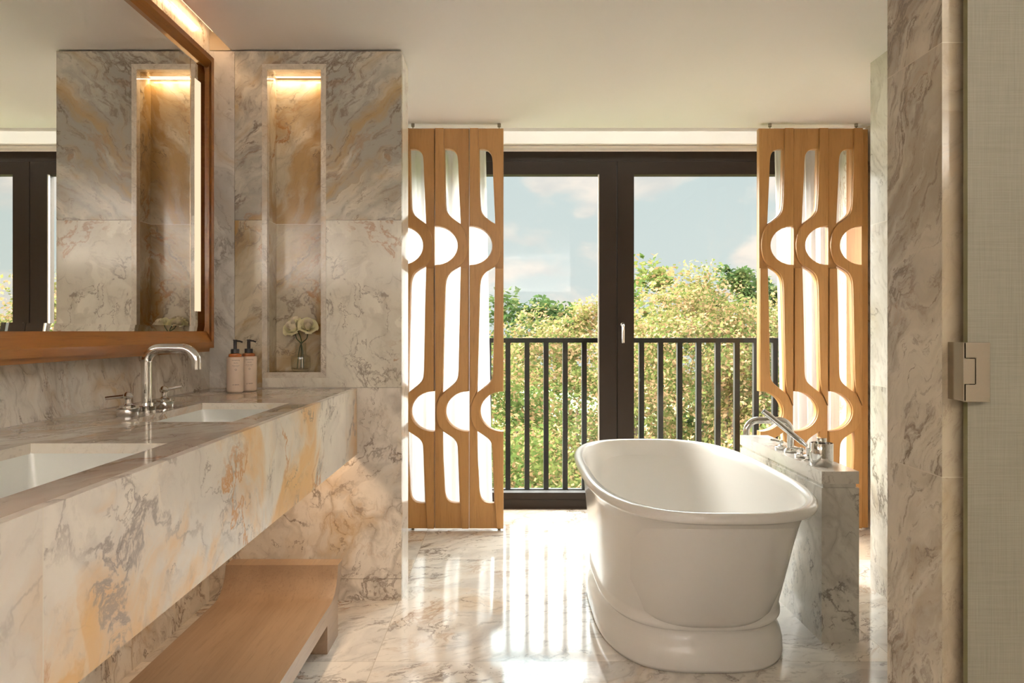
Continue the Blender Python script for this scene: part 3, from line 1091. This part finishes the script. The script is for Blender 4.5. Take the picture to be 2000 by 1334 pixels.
# basin tap
FX = -1.099
tp = thing('basin_tap', 'tall polished chrome basin tap with two lever handles on the marble counter', 'tap', (FX, 2.342, ZC))
bm = bmesh.new()
tube(bm, arc_path([(FX, 2.342, ZC + 0.003), (FX, 2.342, ZC + 0.191), (-0.9475, 2.342, ZC + 0.191), (-0.9475, 2.342, ZC + 0.127)], 0.045, 14), 0.0155, 28)
obj('spout', bm, M_CHROME, tp, smooth=True)
bm = bmesh.new()
lathe(bm, [(0, 0), (0.029, 0), (0.029, 0.016), (0.027, 0.018), (0.022, 0.018), (0.021, 0.026), (0.0155, 0.026)], (FX, 2.342, ZC), 36)
obj('base_ring', bm, M_CHROME, tp, smooth=True)


def lever_handle(par, x, y, z, ang, tilt, L=0.062, s=1.0, v=1.0):
    b = bmesh.new()
    lathe(b, [(r_, h_ * v) for r_, h_ in [(0, 0), (0.030 * s, 0), (0.031 * s, 0.002), (0.031 * s, 0.020 * s), (0.029 * s, 0.022 * s), (0.023 * s, 0.022 * s),
              (0.023 * s, 0.028 * s), (0.012 * s, 0.030 * s), (0.0085 * s, 0.034 * s), (0.0085 * s, 0.046 * s), (0.013 * s, 0.050 * s),
              (0.0145 * s, 0.056 * s), (0.011 * s, 0.063 * s), (0.006 * s, 0.067 * s), (0, 0.068 * s)]], (x, y, z), 30)
    h = obj('handle', b, M_CHROME, par, smooth=True)
    b = bmesh.new()
    dx, dy = math.cos(ang), math.sin(ang)
    zz0 = z + 0.056 * s * v
    tube(b, [(x, y, zz0), (x + dx * 0.018, y + dy * 0.018, zz0 + tilt * 0.018), (x + dx * L, y + dy * L, zz0 + tilt * L)], 0.0065 * s, 14, r_end=0.0048 * s)
    obj('lever', b, M_CHROME, h, smooth=True)


lever_handle(tp, FX, 2.228, ZC, math.radians(186), -0.10)
lever_handle(tp, FX - 0.003, 2.469, ZC, math.radians(35), 0.14, 0.052)


# pump bottles
def text_mesh(body, size, cx, cy, r, z, ang0, font_extr=0.0):
    """lettering wrapped round an upright cylinder; ang0 is the direction it faces"""
    cu = bpy.data.curves.new('t', 'FONT')
    cu.body = body
    cu.size = size
    cu.align_x = 'CENTER'
    o = bpy.data.objects.new('t', cu)
    COL.objects.link(o)
    dg = bpy.context.evaluated_depsgraph_get()
    me = bpy.data.meshes.new_from_object(o.evaluated_get(dg))
    bpy.data.objects.remove(o)
    me.materials.clear()
    for v in me.vertices:
        a = ang0 + v.co.x / r
        v.co = (cx + r * math.cos(a), cy + r * math.sin(a), z + v.co.y)
    return me


def pump_bottle(x, y, label, seed):
    t = thing('pump_bottle', label, 'bottle', (x, y, ZC), 'blush pump bottles on the counter')
    b = bmesh.new()
    r = 0.0325
    prof = [(0, 0)]
    for k in range(7):
        a = PI / 2 * k / 6
        prof.append((r - 0.012 + 0.012 * math.sin(a), 0.012 - 0.012 * math.cos(a)))
    for k in range(5):
        a = PI / 2 * k / 4
        prof.append((r - 0.004 + 0.004 * math.cos(a), 0.138 + 0.004 * math.sin(a)))
    prof.append((0, 0.142))
    lathe(b, prof, (x, y, ZC), 48)
    body = obj('body', b, M_BOTTLE, t, smooth=True)
    b = bmesh.new()
    lathe(b, [(0.024, 0.142), (0.0255, 0.145), (0.024, 0.153), (0.017, 0.156), (0, 0.156)], (x, y, ZC), 36)
    obj('neck', b, M_AMBER, t, smooth=True)
    b = bmesh.new()
    lathe(b, [(0, 0.156), (0.0165, 0.156), (0.0165, 0.171), (0.015, 0.173), (0.006, 0.173), (0.006, 0.176), (0, 0.176)], (x, y, ZC), 30)
    obj('collar', b, M_BLACKPL, t, smooth=True)
    b = bmesh.new()
    lathe(b, [(0, 0.176), (0.0065, 0.176), (0.0065, 0.206), (0.0085, 0.207), (0.0085, 0.210), (0, 0.211)], (x, y, ZC), 20)
    pm = obj('pump', b, M_BLACKPL, t, smooth=True)
    b = bmesh.new()
    tube(b, [(x + 0.004, y, ZC + 0.2055), (x + 0.018, y - 0.002, ZC + 0.2045), (x + 0.030, y - 0.004, ZC + 0.2005)], 0.0032, 10)
    obj('nozzle', b, M_BLACKPL, pm, smooth=True)
    a0 = math.radians(-90 + 24)
    me = None
    rows = (('shampooing', 0.0062, 0.128), ('douche', 0.0056, 0.1175), ('gel doux & lavant', 0.0042, 0.1075),
            ('pour le corps', 0.0034, 0.1035), ('LE BAIN', 0.0075, 0.031))
    for s, sz, zz_ in rows:
        m_ = text_mesh(s, sz, x, y, r + 0.0003, ZC + zz_, a0)
        finish('lettering', m_, M_INK, body)
    bmx = bmesh.new()
    for k in range(10):
        a = 2 * PI * k / 10
        u, w = 0.0032 * math.cos(a), 0.0032 * math.sin(a)
        q = []
        for du, dw in ((-.0007, -.0007), (.0007, -.0007), (.0007, .0007), (-.0007, .0007)):
            an = a0 + (u + du) / r
            q.append(bmx.verts.new((x + (r + .0003) * math.cos(an), y + (r + .0003) * math.sin(an), ZC + 0.0925 + w + dw)))
        bmx.faces.new(q)
    obj('emblem', bmx, M_INK, body)
    return t


pump_bottle(-1.0775, 3.045, 'blush pump bottle with black pump, the front left one of the pair', 1)
pump_bottle(-1.0480, 3.118, 'blush pump bottle with black pump, nearer the niche and half hidden by its twin', 2)


# ------------------------------------------------------------------ mirror
MZ = EYE
mir = thing('wall_mirror', 'large wall mirror in a deep orange wood frame over the washstand', 'mirror', (-1.26, 2.0, EYE - 0.08))
GX = -1.19
MY0, MY1 = 0.62, 3.056
MT = EYE + 1.043
LX = -1.160
bm = bmesh.new()


def q4(a, b, c, d, mi=0):
    f = bm.faces.new([bm.verts.new(p) for p in (a, b, c, d)])
    f.material_index = mi
    return f


def ringf(x, y0, y1, z0, z1):
    return [(x, y0, z0), (x, y1, z0), (x, y1, z1), (x, y0, z1)]


R = [ringf(GX - 0.001, MY0 - 0.002, MY1 + 0.002, EYE - 0.002, MT + 0.002),
     ringf(GX, MY0, MY1, EYE, MT),
     ringf(LX, MY0 + 0.02, 3.016, EYE - 0.0426, EYE + 1.060),
     ringf(LX, MY0 - 0.02, 3.042, EYE - 0.0655, EYE + 1.080),
     ringf(-1.178, MY0 - 0.02, 3.047, EYE - 0.0655, EYE + 1.080),
     ringf(-1.178, MY0 + 0.0, 3.040, EYE - 0.080, EYE + 1.070),
     ringf(XL + 0.001, MY0 + 0.0, 3.040, EYE - 0.080, EYE + 1.070)]
rv = [[bm.verts.new(p) for p in r] for r in R]
for a, b_ in zip(rv, rv[1:]):
    for k in range(4):
        bm.faces.new((a[k], a[(k + 1) % 4], b_[(k + 1) % 4], b_[k]))
bm.faces.new(rv[0][::-1])
bm.faces.new(rv[-1])
bmesh.ops.recalc_face_normals(bm, faces=bm.faces[:])
obj('frame', bm, M_WALNUT, mir)
# glass: main pane, side pane; bevels tilt away from the centre
BV = 0.021
YS = 2.880
bm = bmesh.new()
dxb = 0.0012
p = [(GX + 0.003, MY0 + 0.005, EYE + BV), (GX + 0.003, YS - 0.003, EYE + BV), (GX + 0.003, YS - 0.003, MT - BV), (GX + 0.003, MY0 + 0.005, MT - BV)]
q4(*p)
obj('mirror_pane', bm, M_MIRROR, mir)
bm = bmesh.new()
q4((GX + 0.003, YS + 0.003, EYE + BV), (GX + 0.003, MY1 - 0.012, EYE + BV), (GX + 0.003, MY1 - 0.012, MT - BV), (GX + 0.003, YS + 0.003, MT - BV))
obj('side_pane', bm, M_MIRROR, mir)
bm = bmesh.new()
q4((GX + dxb, MY0 + 0.005, EYE), (GX + dxb, MY1 - 0.001, EYE), (GX + 0.003, MY1 - 0.012, EYE + BV), (GX + 0.003, MY0 + 0.005, EYE + BV))
q4((GX + 0.003, MY0 + 0.005, MT - BV), (GX + 0.003, MY1 - 0.012, MT - BV), (GX + dxb, MY1 - 0.001, MT), (GX + dxb, MY0 + 0.005, MT))
q4((GX + 0.003, MY1 - 0.012, EYE + BV), (GX + dxb, MY1 - 0.001, EYE), (GX + dxb, MY1 - 0.001, MT), (GX + 0.003, MY1 - 0.012, MT - BV))
obj('bevelled_edge', bm, M_MIRROR, mir)
bm = bmesh.new()
box(bm, GX + 0.001, GX + 0.0035, YS - 0.0028, YS + 0.0028, EYE + BV, MT - BV)
obj('pane_joint', bm, plain('joint_brass', (0.75, 0.60, 0.42), 0.2, metal=0.7), mir)
ly0, ly1 = 1.187 * F / (990 - 380.3), 1.187 * F / (990 - 391.8)
obj('light_strip', bx(GX + 0.002, GX + 0.0038, ly0, ly1, EYE + 0.077, EYE + 0.963), M_LED, mir)

# cove strip and under-vanity strip
tag(obj('led_strip', bx(-1.2450, -1.2250, -0.6, 3.25, CEIL + 0.064, CEIL + 0.072), M_LEDHOT, origin=(-1.235, 1.3, CEIL + 0.064)),
    'warm light strip hidden in the ceiling cove above the mirror', 'light strip')
tag(obj('led_strip', bx(-0.730, -0.700, 2.3, 3.2, 0.686, 0.6995), M_LEDHOT, origin=(-0.715, 2.75, 0.686)),
    'warm light strip tucked under the washstand', 'light strip')

# ------------------------------------------------------------------ bench
bn = thing('bench', 'low pale oak bench with upturned curved end under the washstand', 'bench', (-0.85, 2.0, 0))
BX0, BX1 = -1.063, -0.6385


BYM = 1.90
top_c = [(2.790, 0.161), (2.822, 0.1665), (2.850, 0.178), (2.874, 0.198), (2.890, 0.222), (2.899, 0.245), (2.904, 0.266)]
bot_c = [(2.790, 0.102), (2.850, 0.106), (2.895, 0.122), (2.922, 0.155), (2.945, 0.195), (2.964, 0.230), (2.980, 0.266)]
tops = [(2 * BYM - y, z) for y, z in top_c[::-1]] + top_c
bots = [(2 * BYM - y, z) for y, z in bot_c[::-1]] + bot_c
bm = bmesh.new()
cols_ = []
for (ty, tz), (by, bz) in zip(tops, bots):
    cols_.append([bm.verts.new((BX0, by, bz)), bm.verts.new((BX1, by, bz)), bm.verts.new((BX1, ty, tz)), bm.verts.new((BX0, ty, tz))])
for a, b_ in zip(cols_, cols_[1:]):
    for k in range(4):
        bm.faces.new((a[k], a[(k + 1) % 4], b_[(k + 1) % 4], b_[k]))
bm.faces.new(cols_[0])
bm.faces.new(cols_[-1])
bmesh.ops.recalc_face_normals(bm, faces=bm.faces[:])
obj('seat', bm, M_BENCH, bn, smooth=True)
for ya, yb in ((2.734, 2.905), (2 * BYM - 2.905, 2 * BYM - 2.734)):
    obj('leg', bx(BX0, BX1 - 0.0004, ya, yb, 0.0, 0.1205), M_BENCH, bn)

# ------------------------------------------------------------------ bathtub
TCX = 0.689


def superell(a, b, cx, cy, z, n=96, e=2.6, bm_=None):
    out = []
    for i in range(n):
        t = 2 * PI * i / n
        c, s = math.cos(t), math.sin(t)
        out.append((cx + a * math.copysign(abs(c) ** (2 / 2.25), c), cy + b * math.copysign(abs(s) ** (2 / e), s), z))
    return out


def tub_rings(levels, n=112):
    rings = []
    for (a, b, cy, z, e) in levels:
        r = []
        for i in range(n):
            t = 2 * PI * i / n
            c, s = math.cos(t), math.sin(t)
            r.append((TCX + a * math.copysign(abs(c) ** (2 / e), c), cy + b * math.copysign(abs(s) ** (2 / e), s), z))
        rings.append(r)
    return rings


E = 3.0
RY, RB = 3.1255, 0.8215
lv = [(0.340, 0.585, 3.165, 0.000, E), (0.344, 0.590, 3.165, 0.012, E), (0.343, 0.588, 3.165, 0.045, E), (0.336, 0.580, 3.16, 0.072, E),
      (0.323, 0.562, 3.16, 0.096, E), (0.314, 0.548, 3.155, 0.120, E), (0.314, 0.546, 3.155, 0.130, E), (0.326, 0.556, 3.15, 0.136, E),
      (0.334, 0.566, 3.15, 0.146, E), (0.334, 0.566, 3.15, 0.156, E), (0.327, 0.560, 3.15, 0.168, E), (0.328, 0.570, 3.148, 0.19, E),
      (0.337, 0.625, 3.14, 0.30, E), (0.347, 0.686, 3.135, 0.42, E), (0.355, 0.738, 3.13, 0.51, E), (0.360, 0.775, 3.128, 0.552, E),
      (0.365, 0.788, RY, 0.560, E), (0.379, 0.802, RY, 0.564, E)]
# rolled rim
for k in range(1, 9):
    a = PI * k / 8 - PI / 2
    lv.append((0.379 + 0.016 * math.cos(a), 0.803 + 0.0185 * math.cos(a), RY, 0.5825 + 0.0175 * math.sin(a), E))
lv += [(0.361, 0.790, RY, 0.598, E), (0.354, 0.783, RY, 0.590, E), (0.347, 0.770, RY, 0.56, E), (0.334, 0.725, RY, 0.45, E), (0.316, 0.655, RY, 0.30, E),
       (0.285, 0.590, RY, 0.19, E), (0.262, 0.540, RY, 0.150, E), (0.20, 0.46, RY, 0.136, E), (0.08, 0.2, RY, 0.131, E)]
bm = bmesh.new()
rr_ = [[bm.verts.new(p) for p in r] for r in tub_rings(lv)]
nn = len(rr_[0])
for a, b_ in zip(rr_, rr_[1:]):
    for k in range(nn):
        bm.faces.new((a[k], a[(k + 1) % nn], b_[(k + 1) % nn], b_[k]))
bm.faces.new(rr_[0][::-1])
bm.faces.new(rr_[-1])
bmesh.ops.recalc_face_normals(bm, faces=bm.faces[:])
tub = thing('bathtub', 'freestanding white oval bathtub with rolled rim and stepped foot before the glass doors', 'bathtub', (TCX, RY, 0))
ob = obj('shell', bm, M_TUB, tub)
ob.data.polygons.foreach_set('use_smooth', [True] * len(ob.data.polygons))
bm = bmesh.new()
lathe(bm, [(0, 0.004), (0.025, 0.004), (0.032, 0), (0.032, -0.004), (0, -0.004)], (TCX, RY + 0.1, 0.134), 28)
obj('drain', bm, M_CHROME, tub, smooth=True)

# ------------------------------------------------------------------ plinth and bath taps
PX0, PX1, PY0, PY1, PZ = 1.163, 1.301, 2.837, 3.83, 0.632
pl = thing('tub_plinth', 'low grey veined marble plinth standing right of the bathtub', 'plinth', ((PX0 + PX1) / 2, (PY0 + PY1) / 2, 0))
bm = bmesh.new()
box(bm, PX0, PX1, PY0, PY1, 0.0, 0.571)
obj('body', bm, M_PLINTH, pl, bevel=0.001)
obj('groove', bx(PX0 + 0.008, PX1 - 0.008, PY0 + 0.008, PY1 - 0.008, 0.570, 0.587), M_PLINTH, pl)
bm = bmesh.new()
box(bm, PX0, PX1, PY0, PY1, 0.586, PZ)
obj('cap', bm, M_PLINTH_TOP, pl, bevel=0.001)

tf = thing('bath_filler', 'chrome bath spout with two lever handles on top of the marble plinth', 'tap', (1.212, 3.2, PZ))
sy = 3.29
bm = bmesh.new()
tube(bm, arc_path([(1.215, sy, PZ + 0.002), (1.215, sy, PZ + 0.137), (1.026, sy, PZ + 0.137), (1.026, sy, PZ + 0.075)], 0.050, 14), 0.0145, 26)
obj('spout', bm, M_CHROME, tf, smooth=True)
bm = bmesh.new()
lathe(bm, [(0, 0), (0.026, 0), (0.027, 0.002), (0.027, 0.010), (0.022, 0.013), (0.020, 0.020), (0.0145, 0.020)], (1.215, sy, PZ), 32)
obj('base_ring', bm, M_CHROME, tf, smooth=True)
lever_handle(tf, 1.205, 3.372, PZ, math.radians(165), 0.16, 0.045, 0.90, 0.66)
lever_handle(tf, 1.212, 3.160, PZ, math.radians(165), 0.10, 0.045, 0.90, 0.66)
bm = bmesh.new()
lathe(bm, [(0, 0), (0.0215, 0), (0.0215, 0.004), (0.012, 0.007), (0.012, 0.014), (0.019, 0.016), (0.019, 0.021), (0.008, 0.024), (0.008, 0.052), (0, 0.052)],
      (1.207, 3.075, PZ), 28)
hold = obj('shower_holder', bm, M_CHROME, tf, smooth=True)

cyl = thing('diverter_control', 'wide chrome cylinder control on the near end of the plinth', 'control', (1.2175, 2.972, PZ))
bm = bmesh.new()
lathe(bm, [(0, 0), (0.0420, 0), (0.0430, 0.0015), (0.0430, 0.085), (0.0420, 0.0865), (0.040, 0.0865), (0.040, 0.078), (0, 0.078)], (1.2175, 2.972, PZ), 56)
obj('body', bm, M_CHROME, cyl, smooth=True)
bm = bmesh.new()
lathe(bm, [(0, 0.078), (0.0180, 0.078), (0.0185, 0.079), (0.0185, 0.105), (0.0175, 0.1065), (0, 0.1065)], (1.2175, 2.972, PZ), 36)
obj('knob', bm, M_CHROME, cyl, smooth=True)

hs = thing('hand_shower', 'slim chrome hand shower lying tilted across the bath spout', 'hand shower', (1.207, 3.075, PZ + 0.052))
p0 = Vector((1.203, 3.080, PZ + 0.058))
p1 = Vector((1.035, 3.100, PZ + 0.196))
dd = (p1 - p0)
bm = bmesh.new()
tube(bm, [p0, p0 + dd * 0.10], 0.0075, 20)
obj('hose_end', bm, M_CHROME, hs, smooth=True)
bm = bmesh.new()
tube(bm, [p0 + dd * 0.10, p0 + dd * 0.42, p0 + dd * 1.0], 0.0105, 24, r_end=0.0118)
wand = obj('wand', bm, M_CHROME, hs, smooth=True)
bm = bmesh.new()
dn = dd.normalized()
side = dn.cross(Vector((0, 1, 0))).normalized()
if side.z > 0:
    side = -side
for k in range(13):
    c = p0 + dd * (0.60 + 0.03 * k) + (side * 0.75 - Vector((0, 0.66, 0))).normalized() * 0.0112
    bmesh.ops.create_icosphere(bm, subdivisions=1, radius=0.0016, matrix=Matrix.Translation(c))
nz = obj('nozzles', bm, M_BLACKPL, wand)
nz['kind'] = 'stuff'
bm = bmesh.new()
tube(bm, [p1 - dn * 0.001, p1 + dn * 0.0012], 0.0095, 20)
obj('end_cap', bm, M_BLACKPL, hs)

# ------------------------------------------------------------------ vase with roses
VXc, VYc, VZc = -0.902, 3.362, 0.9752
va = thing('vase', 'small clear ribbed glass vase in the wall niche', 'vase', (VXc, VYc, VZc))
bm = bmesh.new()
prof = [(0, 0.001), (0.030, 0.001), (0.037, 0.004), (0.041, 0.015), (0.042, 0.03), (0.042, 0.055), (0.040, 0.066), (0.030, 0.070), (0.0225, 0.073),
        (0.0215, 0.10), (0.022, 0.124), (0.020, 0.124), (0.0195, 0.10), (0.0205, 0.074), (0.028, 0.067), (0.037, 0.062), (0.039, 0.05), (0.038, 0.015), (0.028, 0.009), (0, 0.009)]
seg = 48
rings = []
for r, h in prof:
    if r == 0:
        rings.append([bm.verts.new((VXc, VYc, VZc + h))])
        continue
    rg = []
    for i in range(seg):
        a = 2 * PI * i / seg
        r2 = r + (0.0012 if (i % 2 and h > 0.01) else 0)
        rg.append(bm.verts.new((VXc + r2 * math.cos(a), VYc + r2 * math.sin(a) * 0.95, VZc + h)))
    rings.append(rg)
for a, b_ in zip(rings, rings[1:]):
    for i in range(seg):
        j = (i + 1) % seg
        if len(a) == 1:
            bm.faces.new((a[0], b_[j], b_[i]))
        elif len(b_) == 1:
            bm.faces.new((a[i], a[j], b_[0]))
        else:
            bm.faces.new((a[i], a[j], b_[j], b_[i]))
bmesh.ops.recalc_face_normals(bm, faces=bm.faces[:])
obj('glass_body', bm, M_VASE, va, smooth=True)


def rose(cx, cy, cz, R, stem_pts, label, seed, tilt):
    rnd = random.Random(seed)
    t = thing('rose', label, 'flower', stem_pts[0], 'cream roses in the niche vase')
    b = bmesh.new()
    rot = Matrix.Rotation(tilt[0], 3, 'X') @ Matrix.Rotation(tilt[1], 3, 'Y')
    C = Vector((cx, cy, cz))
    layers = ((3, 0.20, 0.70, 0.80, 0.0), (3, 0.36, 0.74, 0.84, 0.08), (4, 0.55, 0.70, 0.80, 0.22), (5, 0.78, 0.52, 0.74, 0.50), (5, 1.02, 0.26, 0.66, 0.80))
    for li, (n, rad, hgt, wid, flare) in enumerate(layers):
        for k in range(n):
            a0 = 2 * PI * (k + 0.37 * li) / n + rnd.uniform(-.12, .12)
            span = 2 * PI / n * 0.78
            gu, gv = 8, 7
            grid = []
            for j in range(gv + 1):
                v = j / gv
                row = []
                for i in range(gu + 1):
                    u = i / gu * 2 - 1
                    ww = math.sin(min(1, v * 1.25 + 0.12) * PI / 2)
                    ang = a0 + u * span * ww
                    edge = 1 - 0.22 * u * u * v
                    rr = R * rad * (0.25 + 0.75 * math.sin(v * PI / 2) ** 0.8) * (1 + flare * max(0, v - 0.55) * 0.9)
                    rr *= 1 + 0.04 * math.sin(5 * u + seed + k)
                    z = R * (-0.75 + (hgt + 0.75) * (v * edge)) - R * flare * max(0, v - 0.62) * 0.9
                    row.append(b.verts.new(C + rot @ Vector((rr * math.cos(ang), rr * math.sin(ang), z))))
                grid.append(row)
            for j in range(gv):
                for i in range(gu):
                    fc = b.faces.new((grid[j][i], grid[j][i + 1], grid[j + 1][i + 1], grid[j + 1][i]))
                    fc.material_index = 1 if li < 3 else 0
    obj('petals', b, [M_PETAL, M_PETAL_IN], t, smooth=True)
    b = bmesh.new()
    base0 = C + rot @ Vector((0, 0, -0.70 * R))
    tube(b, smooth3(stem_pts + [base0 + Vector((0, 0.004, -0.012)), base0]), 0.0022, 8)
    for k in range(4):
        a = k * PI / 2 + seed
        base = base0
        tip = base + rot @ Vector((0.016 * math.cos(a), 0.016 * math.sin(a), -0.004))
        sd = Vector((-math.sin(a), math.cos(a), 0)) * 0.004
        b.faces.new([b.verts.new(base - sd), b.verts.new(tip), b.verts.new(base + sd)])
    obj('stem', b, M_STEM, t, smooth=True)


def smooth3(pts, n=6):
    pts = [Vector(p) for p in pts]
    P = [pts[0]] + pts + [pts[-1]]
    out = []
    for i in range(1, len(P) - 2):
        for k in range(n):
            t = k / n
            p0_, p1_, p2_, p3_ = P[i - 1], P[i], P[i + 1], P[i + 2]
            out.append(0.5 * ((2 * p1_) + (-p0_ + p2_) * t + (2 * p0_ - 5 * p1_ + 4 * p2_ - p3_) * t * t + (-p0_ + 3 * p1_ - 3 * p2_ + p3_) * t ** 3))
    out.append(pts[-1])
    return out


zr = EYE + (647 - 637) * 3.345 / F
rose((571 - 990) * 3.345 / F, 3.345, zr - 0.002, 0.036, [(VXc + 0.012, VYc, VZc + 0.012), (VXc + 0.004, VYc, VZc + 0.11), (-0.922, 3.368, 1.118)],
     'cream rose in the niche vase, the left bloom in front', 3, (0.85, -0.30))
rose((602 - 990) * 3.345 / F, 3.340, zr + 0.004, 0.034, [(VXc - 0.016, VYc, VZc + 0.012), (VXc - 0.002, VYc - 0.004, VZc + 0.11), (-0.878, 3.368, 1.118)],
     'cream rose in the niche vase, the right bloom', 8, (0.80, 0.30))
rose((577 - 990) * 3.38 / F, 3.376, zr + 0.022, 0.030, [(VXc - 0.002, VYc + 0.010, VZc + 0.012), (VXc, VYc + 0.006, VZc + 0.11), (-0.905, 3.372, 1.12)],
     'cream rose in the niche vase, the higher bloom at the back', 5, (0.2, -0.2))

# ------------------------------------------------------------------ unseen light troughs, added behind the camera to brighten the room
wt1 = thing('added_light_trough', 'unseen white trough added behind the viewer, its upward light brightening the room', 'wall light', (0.2, -2.7, 1.66))
bm = bmesh.new()
box(bm, -1.15, 1.55, -2.7, -2.52, 1.66, 1.672)
box(bm, -1.15, 1.55, -2.532, -2.52, 1.672, 1.79)
obj('trough', bm, M_WHITE, wt1)
obj('diffuser', bx(-1.1, 1.5, -2.63, -2.57, 1.70, 1.712), M_PANEL, wt1)
wt2 = thing('added_light_trough', 'unseen white trough added on the right wall behind the viewer, its upward light brightening the room', 'wall light', (1.62, -1.2, 1.66))
bm = bmesh.new()
box(bm, 1.44, 1.62, -2.2, -0.2, 1.66, 1.672)
box(bm, 1.44, 1.452, -2.2, -0.2, 1.672, 1.79)
obj('trough', bm, M_WHITE, wt2)
obj('diffuser', bx(1.49, 1.55, -2.15, -0.25, 1.70, 1.712), M_PANEL, wt2)


# ------------------------------------------------------------------ outside: ground and trees
struct(obj('ground', bx(-90, 110, 8, 160, -9.2, -9.0), M_GRASS))


def tree(x, y, top, rx, ry, rz, n, leaf, mat, label, seed, group='trees beyond the balcony'):
    rng = np.random.default_rng(seed)
    cz = top - rz
    t = thing('tree', label, 'tree', (x, y, -9.0), group)
    ncl = int(n / 60)
    d = rng.normal(size=(ncl, 3))
    d /= np.linalg.norm(d, axis=1)[:, None]
    keep = (d[:, 1] < 0.55) | (d[:, 2] > 0.2)
    d = d[keep]
    ncl = len(d)
    # lumpy crown surface
    lump = 1 + 0.13 * np.sin(d[:, 0] * 7 + seed) * np.cos(d[:, 2] * 6 + seed * 2) + 0.10 * np.sin(d[:, 1] * 11 + d[:, 0] * 5 + seed)
    c = d * np.array([rx, ry, rz]) + d * ((lump - 1) * 2.2 - rng.uniform(0, 0.5, ncl))[:, None]
    cr = rng.uniform(0.08, 0.14, ncl) * (rx + rz) / 2
    per = n // ncl
    off = rng.normal(size=(ncl, per, 3)).clip(-1.6, 1.6) * 0.50
    pos = (c[:, None, :] + off * cr[:, None, None] * np.array([1, 1, 0.75])).reshape(-1, 3)
    m = len(pos)
    nrm = rng.normal(size=(m, 3)) + np.repeat(d, per, axis=0) * 0.9 + np.array([0, -0.2, 0.6])
    nrm /= np.linalg.norm(nrm, axis=1)[:, None]
    a = np.cross(nrm, rng.normal(size=(m, 3)))
    a /= np.linalg.norm(a, axis=1)[:, None]
    b = np.cross(nrm, a)
    s = leaf * rng.uniform(0.6, 1.3, m)[:, None]
    v = np.stack([pos - a * s, pos - b * s * 0.6, pos + a * s, pos + b * s * 0.6], axis=1).reshape(-1, 3)
    v[:, 2] += cz + 9.0
    me = bpy.data.meshes.new('foliage')
    me.vertices.add(m * 4)
    me.vertices.foreach_set('co', v.ravel().astype(np.float32))
    me.loops.add(m * 4)
    me.loops.foreach_set('vertex_index', np.arange(m * 4, dtype=np.int32))
    me.polygons.add(m)
    me.polygons.foreach_set('loop_start', np.arange(0, m * 4, 4, dtype=np.int32))
    me.polygons.foreach_set('loop_total', np.full(m, 4, dtype=np.int32))
    me.update(calc_edges=True)
    me.materials.append(mat)
    o = bpy.data.objects.new('foliage', me)
    COL.objects.link(o)
    o.parent = t
    b2 = bmesh.new()
    tube(b2, [(x, y, -9.0), (x + 0.1, y, (cz - 9) / 2), (x, y, cz)], 0.28, 12, r_end=0.14)
    for k in range(9):
        a_ = k * 2.4 + seed
        e = (x + rx * 0.7 * math.cos(a_), y + ry * 0.7 * math.sin(a_), cz + rz * (0.1 + 0.07 * k))
        tube(b2, [(x, y, cz - rz * 0.5), ((x + e[0]) / 2, (y + e[1]) / 2, cz - rz * 0.1), e], 0.08, 8, r_end=0.02)
    obj('trunk', b2, M_BARK, t, smooth=True)
    return t


tree(-1.9, 13.5, 1.6, 3.3, 2.6, 4.2, 46000, 0.048, M_LEAF_A, 'yellow green tree seen through the leftmost part of the left door', 1)
tree(1.5, 17.0, 1.8, 2.2, 2.4, 4.6, 40000, 0.050, M_LEAF_B, 'golden tipped tree behind the dark middle post of the doors', 2)
tree(3.5, 13.8, 2.05, 2.1, 2.0, 4.6, 60000, 0.038, M_LEAF_B, 'golden tipped tall tree just right of the middle post', 3)
tree(6.75, 22.0, 2.95, 1.3, 1.8, 4.0, 20000, 0.075, M_LEAF_C, 'dark green tree top rising beside the right screen', 4)
tree(6.0, 14.5, 2.0, 2.6, 2.2, 4.4, 46000, 0.045, M_LEAF_B, 'golden tree below the dark green one, right door', 5)
tree(0.2, 10.0, -0.05, 2.3, 1.6, 3.3, 54000, 0.035, M_LEAF_A, 'green tree low behind the left half of the railing', 6)
tree(3.6, 10.2, 0.0, 2.4, 1.6, 3.5, 54000, 0.035, M_LEAF_B, 'yellow tree low behind the right half of the railing', 7)
tree(-4.6, 19.0, 2.0, 4.0, 3.0, 5.0, 14000, 0.10, M_LEAF_A, 'tree far left, partly behind the left screen', 8)
tree(10.5, 19.0, 1.9, 4.0, 3.0, 5.0, 14000, 0.10, M_LEAF_B, 'tree far right, partly behind the right screen', 9)
tree(0.6, 26.0, 2.3, 6.0, 3.0, 5.0, 16000, 0.12, M_LEAF_C, 'dark green trees in the distance on the left skyline', 10)
tree(4.8, 25.0, 3.0, 4.0, 3.0, 5.0, 14000, 0.11, M_LEAF_A, 'green tree in the distance behind the tall golden one', 11)
